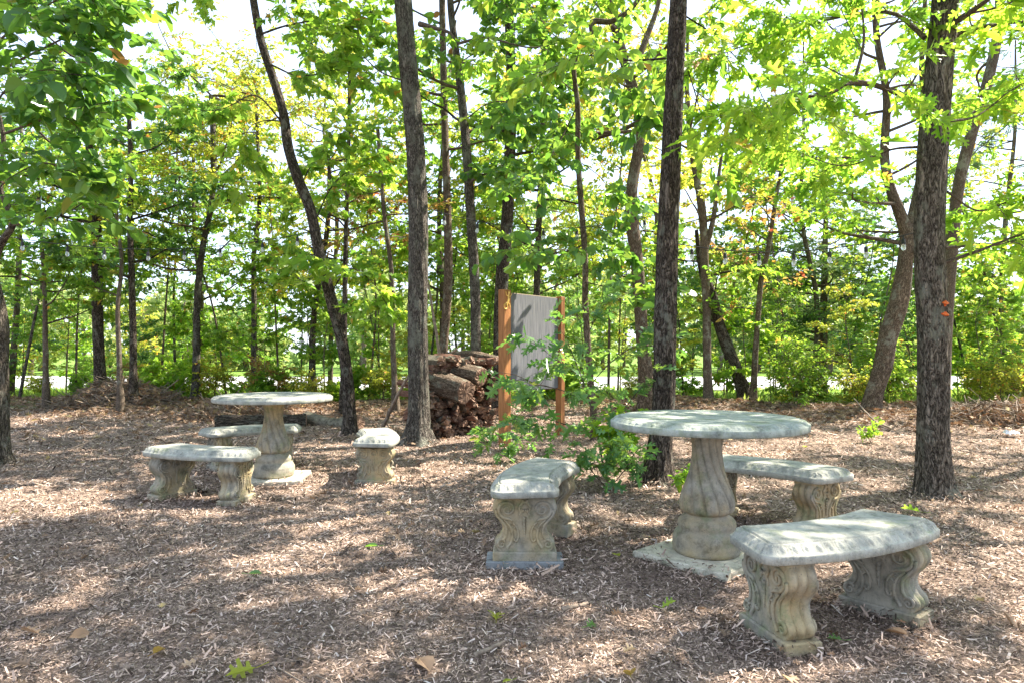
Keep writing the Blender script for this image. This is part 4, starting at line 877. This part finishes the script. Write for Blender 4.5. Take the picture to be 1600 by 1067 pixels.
# dry oak leaves drifted along the edges and thin over the mulch
def litter():
    rg = np.random.default_rng(8); b = MB()
    n = 15000; x = rg.uniform(-14, 14, n); e = rg.normal(-.1, .95, n)-.4*np.abs(rg.normal(0, 1, n)); y = edge_y(x)+e; w_ = .35+.65*sstep(.5, 3, np.abs(x-.3)); k = (rg.random(n) < w_); x, y = x[k], y[k]
    x2 = rg.uniform(-8, 8, 1900); y2 = rg.uniform(2.2, 13, 1900); k = np.abs(x2) < .85*y2+.6; x = np.r_[x, x2[k]]; y = np.r_[y, y2[k]]
    n = len(x); a = rg.uniform(0, 6.28, n); d = np.c_[np.cos(a), np.sin(a), rg.normal(0, .3, n)]
    add_leaves(b, 'oak', np.c_[x, y, gh(x, y)+rg.uniform(.008, .05, n)], d, np.c_[rg.normal(0, .45, (n, 2)), np.ones(n)], np.where(y < 9, rg.uniform(.03, .075, n), rg.uniform(.06, .13, n)))
    tag(b.build('leaf_litter', M['leaf_dry']), 'dry brown leaves drifted along the rim of the clearing', 'leaf litter', kind='stuff')
    b = MB(); n = 2600; x = rg.uniform(-12, 12, n); y = np.where(rg.random(n) < .6, edge_y(x)+rg.normal(0, .8, n), rg.uniform(2, 13, n)); k = np.abs(x) < .85*y+.6; x, y = x[k], y[k]; n = len(x)
    a = rg.uniform(0, 6.28, n); L = rg.uniform(.06, .35, n)*np.where(y > 8, 1.6, .7); A = np.c_[x, y, gh(x, y)+.012]; B = A+np.c_[np.cos(a)*L, np.sin(a)*L, rg.uniform(-.01, .12, n)*(y > 8)+rg.uniform(0, .01, n)]
    r = rg.uniform(.0015, .005, n)*np.where(y > 8, 1.3, .8); thin_tubes(b, A, B, r, r*.5)
    tag(b.build('fallen_twigs', M['stick']), 'thin dead twigs scattered over mulch and leaf litter', 'twigs', kind='stuff')
litter()

# the young oak between the board and the near table, with its low sprouts
def local_tree(name, label, cat, loc, stems, leafmat, seed, kind, leaf, gap=.1, nleaf=7, twig=.28, r=.01, group=None, bark='bark_thin'):
    """stems: list of (pts relative to loc, radius, n secondary, secondary length)"""
    global NLEAF
    root = empty(name, loc); tag(root, label, cat, group); g = Grower(np.random.default_rng(seed), kind, leaf, twig, nleaf, gap, .35, .6); bt = MB()
    for pts, r, ns, sl_ in stems:
        q = smooth_path(np.array(pts, float), 14); g.branch(q, r, ns, sl_, t0=.25)
    main = g.paths[0]; bt.tube(smooth_path(main[0], 30), np.linspace(main[1][0], main[1][-1], 30), 10, cap=False); g.paths = g.paths[1:]
    bw = MB(); g.wood(bw, 5); bl = MB(); NLEAF += g.leaves(bl, bw)
    bt.build('stem', M[bark], root, tc=True); bw.build('twigs', M[bark], root, tc=True)['kind'] = 'stuff'; bl.build('crown', M[leafmat], root); return root
def rel(rows, base): b0 = P(*base); b0[2] = float(gh(b0[0], b0[1])); return tuple(b0), [[P(*r)-b0 for r in rr] for rr in rows]
b0, st = rel([[(945, 745, 6.3), (936, 690, 6.3), (922, 630, 6.3), (905, 580, 6.3), (885, 530, 6.25)],
              [(922, 630, 6.3), (880, 610, 6.2), (840, 600, 6.1), (805, 585, 6.05)],
              [(915, 610, 6.3), (950, 570, 6.3), (985, 545, 6.3), (1020, 540, 6.3)],
              [(936, 690, 6.3), (965, 650, 6.2), (990, 620, 6.1), (1005, 600, 6.0)],
              [(910, 590, 6.3), (880, 570, 6.5), (840, 540, 6.6)],
              [(936, 680, 6.3), (890, 665, 6.1), (840, 650, 5.95), (800, 655, 5.9)],
              [(905, 560, 6.3), (920, 520, 6.4), (935, 490, 6.4)]], (945, 745, 6.3))
local_tree('oak_sapling', 'young oak with big blue-green lobed leaves growing in front of the grey panel', 'sapling', b0,
           [(s, .010 if i == 0 else .005, 3, .24) for i, s in enumerate(st)], 'leaf_blue', 301, 'oak', .135, gap=.17, nleaf=5)
b0, st = rel([[(950, 765, 5.7), (948, 735, 5.65), (955, 705, 5.6)], [(950, 765, 5.7), (925, 735, 5.65), (915, 712, 5.6)], [(950, 765, 5.7), (975, 735, 5.6), (990, 710, 5.5)]], (950, 765, 5.7))
local_tree('oak_sprout', 'low clump of blue-green oak leaves beside the foot of the dark trunk', 'sprout', b0, [(s, .004, 4, .16) for s in st], 'leaf_blue', 302, 'oak', .11, gap=.16, nleaf=4, twig=.14)
b0, st = rel([[(790, 712, 7.3), (785, 690, 7.3), (770, 672, 7.2)], [(790, 712, 7.3), (805, 690, 7.2), (825, 675, 7.1)], [(790, 712, 7.3), (760, 690, 7.2)]], (790, 712, 7.3))
local_tree('oak_sprout', 'low green oak sprout in front of the left post of the panel', 'sprout', b0, [(s, .004, 2, .10) for s in st], 'leaf_blue', 303, 'oak', .11, gap=.13, nleaf=4, twig=.13)
b0, st = rel([[(985, 745, 6.0), (980, 700, 6.0), (975, 672, 6.0)], [(985, 745, 6.0), (965, 700, 6.1), (950, 680, 6.1)]], (985, 745, 6.0))
local_tree('oak_sprout', 'bright green waist-low sprout left of the dark trunk behind the near table', 'sprout', b0, [(s, .004, 5, .2) for s in st], 'leaf_oak', 304, 'maple', .085, gap=.08, nleaf=7, twig=.18)
for i, (px, py, Y, lab) in enumerate([(1075, 765, 5.2, 'small light green sprout between the dark trunk and the near pedestal'), (835, 640, 10.5, 'small green plant growing behind the sprouting panel posts'), (1360, 690, 8.6, 'small green weed in the leaf litter left of the split oak trunk')]):
    b0, st = rel([[(px, py, Y), (px+3, py-14, Y), (px+8, py-24, Y)], [(px, py, Y), (px-8, py-14, Y)]], (px, py, Y))
    local_tree('weed_plant', lab, 'weed', b0, [(s, .003, 3, .09) for s in st], 'leaf_oak', 310+i, 'oval', .06, gap=.04, nleaf=5, twig=.09)

# ------------------------------------------------------------------ standing panel between two posts
def board():
    A = np.array([-.09, 8.4]); B = np.array([.66, 9.35]); d = (B-A)/np.linalg.norm(B-A); L = np.linalg.norm(B-A); a = math.atan2(d[1], d[0])
    root = empty('standing_panel', (A[0], A[1], 0), a); tag(root, 'weathered grey panel hung between two orange-stained wooden posts', 'panel')
    for x, zt, hx in ((0, 1.91, .066), (L, 1.90, .045)):
        b = MB(); b.box((x, 0, zt/2-.15), (hx, .048, zt/2+.15), bev=.005); b.build('post', M['post'], root)
    b = MB(); b.box((L/2+.01, .012, 1.27), (L/2-.058, .010, .605)); b.build('board', M['panel'], root)
    for z in (1.865, .675):
        b = MB(); b.box((L/2+.01, .036, z), (L/2-.064, .0135, .022), bev=.003); b.build('rail', M['edge_wood'], root)
    # gold lizard on the corner post
    z = MB(); p = smooth_path(np.array([(0, 0, .115), (.004, 0, .085), (-.004, 0, .055), (.006, 0, .02), (0, 0, -.015), (-.012, 0, -.045), (-.004, 0, -.085), (-.03, 0, -.11), (-.062, 0, -.10), (-.07, 0, -.065), (-.05, 0, -.05)]), 60)
    r = np.interp(np.linspace(0, 1, 60), [0, .04, .1, .17, .22, .35, .5, .6, 1], [.006, .015, .017, .011, .014, .019, .014, .009, .003]); z.tube(p, r, 10)
    for x, zz, sg, u in ((.012, .055, 1, 1), (-.012, .055, -1, 1), (.008, -.03, 1, -1), (-.008, -.03, -1, -1)):
        k = np.array([(x, 0, zz), (x+sg*.028, 0, zz+u*.006), (x+sg*.040, .0, zz+u*.030)]); z.tube(smooth_path(k, 8), [.007]*4+[.005]*4, 6)
        for t in (-.012, 0, .012): z.tube([k[-1], k[-1]+np.array([t+sg*.006, 0, u*.014])], [.003, .002], 5)
    o = z.build('lizard_ornament', M['gold']); tag(o, 'gold lizard ornament with a curled tail fixed high on the left post', 'ornament')
    w2 = Matrix.Rotation(a, 4, 'Z')@Vector((.0, -.048, 1.79)); o.location = (A[0]+w2.x, A[1]+w2.y, 1.775); o.rotation_euler = (0, R(8), a); o.scale = (1, .6, 1)
    o.location = Vector(o.location)+Vector((math.sin(a), -math.cos(a), 0))*.006
board()

# ------------------------------------------------------------------ heap of split logs
def split_log(seed, L, r):
    rg = np.random.default_rng(seed); k = rg.integers(5, 8); a0 = rg.uniform(0, 6.28); an = np.sort(a0+np.arange(k)*2*np.pi/k+rg.normal(0, .25, k)); rr = r*rg.uniform(.55, 1.1, k)
    an = np.repeat(an, 3); rr = np.repeat(rr, 3)*(1+rg.normal(0, .07, k*3)); an = an+np.tile([-.18, 0, .18], k)
    n = len(an); m = 9; xs = np.linspace(0, 1, m)
    v = np.array([[(x*L+(rg.normal(0, .03) if i in (0, m-1) else 0)*(1), r_*(1+rg.normal(0, .05))*math.cos(q), r_*(1+rg.normal(0, .05))*math.sin(q)) for q, r_ in zip(an, rr)] for i, x in enumerate(xs)])
    b = MB(); i = np.arange(m-1)[:, None]*n; j = np.arange(n)[None, :]; j2 = (j+1) % n
    f = np.stack([i+j, i+j2, i+n+j2, i+n+j], -1).reshape(-1, 4); b.add(v, f, mi=int(rg.random() < .45), smooth=False)
    for e, s in ((0, -1), (m-1, 1)):
        c = v[e].mean(0)+np.array([s*rg.uniform(-.01, .035), 0, 0]); vv = np.concatenate([v[e]*[1, 1, 1], (v[e]*.55+c*.45)+np.c_[rg.normal(0, .012, n), np.zeros(n), np.zeros(n)], [c]])
        ff = [(j, (j+1) % n, n+(j+1) % n, n+j) for j in range(n)]+[(n+j, n+(j+1) % n, 2*n) for j in range(n)]
        if s < 0: ff = [t[::-1] for t in ff]
        b.add(vv, ff, mi=2, smooth=False)
    return b
def pile():
    rg = np.random.default_rng(12); protos = []
    ax = norm(np.array([-.62, .78, 0.])); side = np.array([.78, .62, 0.]); az = math.atan2(ax[1], ax[0])   # logs run back-left, ends face front-right
    org = np.array([-1.13, 9.15, 0]); k = 0
    widths = 1.28; org = org-side*.16
    z = .05; row = 0
    while z < 1.02:
        x = .12+rg.uniform(0, .06)+max(0, z-.7)*.7; wmax = widths-max(0, z-.75)*.25
        while x < wmax:
            r = rg.uniform(.034, .078); i = int(rg.integers(0, 12))
            if len(protos) < 12:
                o = split_log(500+k, .46, .07).build('split_log', [M['log_bark'], M['rot_wood'], M['cut_wood']]); protos.append(o)
            else: o = protos[i].copy(); link(o)
            s = r/.07; p = org+side*x+ax*rg.normal(-.02, .075)
            o.location = (p[0], p[1], z+rg.normal(0, .015)); o.rotation_euler = (rg.uniform(0, 6.28), rg.normal(0, .16), az+rg.normal(0, .24)); o.scale = (rg.uniform(.7, 1.15), s, s*rg.uniform(.7, 1.3))
            tag(o, 'rough reddish-brown split log stacked in the log heap', 'log', 'split logs stacked in the heap'); k += 1; x += r*1.5
        z += .088; row += 1
    # big logs on the left and top
    def biglog(name, label, p0, p1, r, seed, bend=.03):
        g2 = np.random.default_rng(seed); p0 = np.array(p0, float); p1 = np.array(p1, float); mid = (p0+p1)/2+g2.normal(0, bend, 3); c = p0.copy()
        pts = smooth_path(np.array([p0, mid, p1])-c, 40); b = MB(); ph = g2.uniform(0, 6, 6)
        v = b.tube(pts, r*(1+.05*np.sin(np.linspace(0, 5, 40)+ph[0])), 36, disp=lambda th, s_: 1+.07*np.sin(3*th+ph[1]+s_*2)+.03*np.sin(7*th+s_*3+ph[2])+.035*np.sin(15*th+s_*7+ph[3])*np.sin(s_*23+ph[4]), cap=False)
        for e, s in ((0, -1), (-1, 1)):
            cc = v[e].mean(0); n = len(v[e]); T_ = norm(pts[e]-pts[e+1 if e == 0 else e-1]); vv = [v[e]]
            for f_ in (.9, .6, .3): vv.append(v[e]*f_+cc*(1-f_)+T_*g2.normal(.004, .004, (n, 1)))
            vv = np.concatenate(vv+[cc[None]+T_*.01]); ff = [(q*n+j, q*n+(j+1) % n, (q+1)*n+(j+1) % n, (q+1)*n+j) for q in range(3) for j in range(n)]+[(3*n+j, 3*n+(j+1) % n, 4*n) for j in range(n)]
            if s < 0: ff = [t[::-1] for t in ff]
            b.add(vv, ff, mi=1, smooth=False)
        o = b.build(name, [M['bark_brown'] if name == 'bark_log' else M['log_bark'], M['cut_wood']], tc=True); o.location = c; tag(o, label, 'log'); return o
    biglog('bark_log', 'fat bark-covered log lying on the front left of the log heap', P(728, 612, 8.98), P(655, 590, 9.5), .16, 1)
    biglog('bark_log', 'large mossy log along the top of the log heap, behind the fat one', P(752, 588, 9.25), P(668, 566, 9.9), .12, 2)
    biglog('bark_log', 'dark slim log resting on top of the log heap at its back', P(776, 562, 9.9), P(700, 556, 10.4), .06, 4)
    biglog('fallen_log_or_shade', 'pale greenish log lying on the ground behind the farther table, left of the leaning trunk', (-3.38, 11.2, .07), (-2.38, 10.6, .06), .115, 6)
    biglog('fallen_log_or_shade', 'dark log shape standing in for shade and leafy soil behind the top of the farther table', (-4.6, 10.6, .05), (-3.3, 10.95, .04), .12, 7).data.materials[0] = M['bark_dark']  # dark log form put where there is shade and dark leafy soil
pile()
def stick(name, label, pts, r0, r1):
    p = np.array(pts, float); c = p[0].copy(); q = smooth_path(p-c, 24); q = q+np.random.default_rng(int(r0*1e5)).normal(0, r0*.12, q.shape); b = MB(); b.tube(q, np.linspace(r0, r1, 24), 8); o = b.build(name, M['stick'], tc=True); o.location = c; tag(o, label, 'stick'); return o
stick('dead_branch', 'dark dead branch leaning against the lichened trunk from the left', [P(597, 671, 9.7), P(610, 640, 9.4), P(628, 605, 9.1), P(640, 585, 8.95)], .03, .016)
stick('dead_branch', 'pale dead branch poking up out of the top of the log heap', [P(672, 574, 9.9), P(690, 563, 9.8), P(714, 545, 9.7)], .028, .018)
stick('dead_branch', 'thin pale branch slanting up behind the lichened trunk', [P(688, 560, 11.5), P(678, 500, 11.5), P(668, 440, 11.5), P(640, 330, 11.5)], .03, .01)
stick('dead_branch', 'thin dead branch lying on the leaf litter left of the split oak trunk', [P(1395, 672, 8.9)+[0, 0, .02], P(1365, 655, 9.6)+[0, 0, .0], P(1335, 628, 10.5)+[0, 0, .05]], .018, .008)
stick('dead_branch', 'pale stick lying on the mulch under the shaded bench behind the mossy table', [(1.22, 4.95, .015), (1.5, 5.0, .02), (1.82, 5.08, .015)], .010, .006)
stick('wood_splinter', 'pale wood splinter lying on the mulch in front of the mossy table', [(.22, 3.0, .014), (.34, 3.06, .018)], .012, .008)
stick('wood_splinter', 'grey wood splinter lying near the lower middle of the picture', [(-.14, 2.55, .012), (-.03, 2.66, .016)], .009, .006)

# brush heap at the left edge of the clearing
def brush(name, label, cx, cyy, rx, ry, h, n, seed, leaves=1200):
    rg = np.random.default_rng(seed); a = rg.uniform(0, 6.28, n); rad = np.sqrt(rg.random(n)); x = cx+rad*np.cos(a)*rx; y = cyy+rad*np.sin(a)*ry
    z = gh(x, y)+h*(1-rad**2)*rg.uniform(0, 1, n)+.02; q = rg.uniform(0, 6.28, n); L = rg.uniform(.2, .8, n); d = np.c_[np.cos(q), np.sin(q), rg.normal(0, .35, n)]*L[:, None]/2; A = np.c_[x, y, z]
    b = MB(); r = rg.uniform(.003, .012, n); thin_tubes(b, A-d, A+d, r, r*.6)
    a = rg.uniform(0, 6.28, leaves); rad = np.sqrt(rg.random(leaves)); x = cx+rad*np.cos(a)*rx; y = cyy+rad*np.sin(a)*ry
    add_leaves(b, 'oak', np.c_[x, y, gh(x, y)+h*(1-rad**2)*rg.uniform(.3, 1, leaves)+.02], rg.normal(0, 1, (leaves, 3)), rg.normal(0, .6, (leaves, 3))+[0, 0, .6], rg.uniform(.07, .14, leaves), mi=1)
    o = b.build(name, [M['stick'], M['leaf_dry']]); tag(o, label, 'brush', kind='stuff')
brush('brush_heap', 'heap of dead twigs and leaves under the dark trunks at left', -8.2, 14.2, 1.3, .7, .42, 900, 1, 900)
brush('brush_heap', 'heap of dry brown leaves left of the farther table top', -5.0, 12.2, .9, .7, .26, 300, 2, 1900)
brush('brush_heap', 'heap of grey twigs at the far right edge of the clearing', 8.0, 10.9, 1.3, .6, .35, 500, 3, 700)

# ------------------------------------------------------------------ fallen leaves, orange growths, litter
for i, (px, py, kd, mt, s, lab) in enumerate([
        (775, 968, 'oak', 'leaf_yellow', .13, 'fresh yellow-green oak leaf lying on the mulch below the left bench of the mossy table'),
        (1033, 952, 'oak', 'leaf_mid', .10, 'pointed green leaf standing on the mulch in front of the pale foot slab'),
        (916, 980, 'oak', 'leaf_blue', .08, 'dark green curled leaf on the mulch, left of the pointed green leaf'),
        (1318, 1002, 'oak', 'leaf_blue', .08, 'small green leaf on the mulch right of the nearest scroll leg'),
        (1440, 803, 'oak', 'leaf_mid', .17, 'large green lobed leaf lying between the nearest bench and the split oak trunk'),
        (590, 858, 'oval', 'leaf_broad', .11, 'dull green leaf on the shaded mulch left of the middle bench'),
        (388, 900, 'oval', 'leaf_blue', .09, 'small grey-green leaf on the mulch in the lower left'),
        (400, 1048, 'oak', 'leaf_yellow', .14, 'pale yellow leaf at the bottom edge left of centre'),
        (62, 994, 'oak', 'leaf_dry', .13, 'curled orange-brown leaf in the lower left corner'),
        (140, 994, 'oval', 'leaf_dry', .10, 'flat rust-brown leaf beside the curled one in the lower left corner'),
        (985, 1058, 'round', 'leaf_autumn', .07, 'deep orange leaf at the bottom edge below the mossy table'),
        (1290, 935, 'oak', 'leaf_dry', .20, 'big curled brown leaf under the nearest bench'),
        (1418, 993, 'oval', 'leaf_dry', .12, 'pale tan leaf on the mulch right of the nearest bench'),
        (632, 711, 'oak', 'leaf_dry', .20, 'rust-brown leaf on the mulch right of the end-on bench'),
        (838, 700, 'oak', 'leaf_dry', .16, 'upright reddish dry leaf on a stalk between board posts and middle bench'),
        (1260, 700, 'oval', 'leaf_yellow', .10, 'yellow leaf on the sunlit mulch right of the mossy table top'),
        (960, 868, 'round', 'leaf_yellow', .06, 'small round yellow leaf left of the pale foot slab'),
        (800, 1058, 'oval', 'leaf_yellow', .05, 'tiny yellow leaf at the bottom centre'),
        (655, 1030, 'oval', 'leaf_dry', .15, 'long tan leaf on sunlit mulch near the bottom centre'),
        (1125, 985, 'oak', 'leaf_dry', .10, 'brown leaf on a sunlit patch left of the nearest scroll leg'),
        (240, 1025, 'oval', 'leaf_autumn', .09, 'orange-yellow leaf on sunlit mulch in the lower left')]):
    Y = F*(CH-.01)/(py-YH); x = (px-800)*Y/F; b = MB(); rg = np.random.default_rng(700+i); a = rg.uniform(0, 6.28)
    up_ = .9 if 'upright' in lab or 'standing' in lab else rg.uniform(.05, .3)
    add_leaves(b, kd, np.zeros((1, 3)), np.array([[math.cos(a), math.sin(a), up_]]), np.array([[rg.normal(0, .3)-.3*up_*math.cos(a), rg.normal(0, .3)-.6*up_, 1]]), np.array([s*.72]))
    b.tube([(0, 0, 0), (-math.cos(a)*s*.35, -math.sin(a)*s*.35, .004)], [.0012, .0016], 5)
    o = b.build('fallen_leaf', M[mt]); o.location = (x, Y, float(gh(x, Y))+.018); tag(o, lab, 'leaf')
for i, (px, py, s, lab) in enumerate([(1475, 474, .030, 'upper orange bracket growth on the split oak trunk'), (1475, 491, .028, 'lower, rounder orange growth on the split oak trunk')]):
    b = MB(); rg = np.random.default_rng(i); nu, nv = 18, 11; u = np.linspace(0, 2*np.pi, nu, endpoint=False); v_ = np.linspace(-1.35, 1.35, nv); V = []
    for q in v_:
        rr = s*math.cos(q)*(1+.2*np.sin(3*u+i*2+q)+.12*np.sin(7*u+q*3))*(1+.25*np.sin(q*5+i)); V.append(np.c_[rr*np.cos(u), rr*np.sin(u)*.85, np.full(nu, s*.75*math.sin(q))+.1*s*np.sin(5*u)])
    V = np.array(V); ii = np.arange(nv-1)[:, None]*nu; j = np.arange(nu)[None, :]; j2 = (j+1) % nu
    b.add(V, np.stack([ii+j, ii+j2, ii+nu+j2, ii+nu+j], -1).reshape(-1, 4)); b.add(V[0], [tuple(range(nu))[::-1]]); b.add(V[-1], [tuple(range(nu))])
    o = b.build('bracket_fungus', M['orange']); p = P(px, py, 5.33); o.location = p; o.rotation_euler = (R(25), R(12), 0); tag(o, lab, 'fungus')
b = MB(); rg = np.random.default_rng(9); gx, gy = np.meshgrid(np.linspace(-.09, .09, 9), np.linspace(-.06, .06, 7)); gz = .05*np.abs(np.sin(gx*30))*np.cos(gy*25)+rg.normal(0, .012, gx.shape)+.03
ii = np.arange(6)[:, None]*9; j = np.arange(8)[None, :]; b.add(np.stack([gx, gy, gz], -1), np.stack([ii+j, ii+j+1, ii+10+j, ii+9+j], -1).reshape(-1, 4), smooth=False)
o = b.build('crumpled_paper', M['white_scrap']); x, Y = 6.75, 9.25; o.location = (x, Y, float(gh(x, Y))+.02); tag(o, 'crumpled white scrap of litter near the right edge of the clearing', 'litter')

# ------------------------------------------------------------------ string lights
def lights(label, ends, sag, bulbs, seed):
    p0, p1 = [np.array(e) for e in ends]; t = np.linspace(0, 1, 50)[:, None]; p = p0+(p1-p0)*t; p[:, 2] -= sag*4*(t*(1-t))[:, 0]
    root = empty('string_lights', tuple(p0)); tag(root, label, 'string lights'); p = p-p0
    b = MB(); b.tube(p, .0055, 5); b.build('wire', M['wire'], root)
    for k in range(bulbs):
        i = int((k+.6)/bulbs*49); c = p[i]; s = MB(); s.tube([c, c+[0, 0, -.035], c+[0, 0, -.037], c+[0, 0, -.09]], [.006, .007, .019, .021], 8); so_ = s.build('socket', M['wire'], root)
        g = MB(); zz = np.linspace(0, 1, 9); g.tube([c+[0, 0, -.088-.07*q] for q in zz], .024*np.sqrt(np.clip(1-((zz-.5)/.56)**2, 0.02, 1)), 10); g.build('bulb', M['bulb'], so_)
GL = 'string lights'
lights('string of bulbs hung across the left thicket up to the leaning trunk', (P(-60, 355, 9.0), P(497, 360, 9.5)), .28, 9, 1)
lights('string of bulbs hung from the lichened trunk across to the dark trunk', (P(665, 325, 8.8), P(1030, 335, 8.6)), .22, 7, 2)
lights('string of bulbs hung from the dark trunk across the right thicket to the split oak', (P(1052, 380, 7.6), P(1437, 362, 7.0)), .15, 7, 3)
print('leaves', NLEAF)
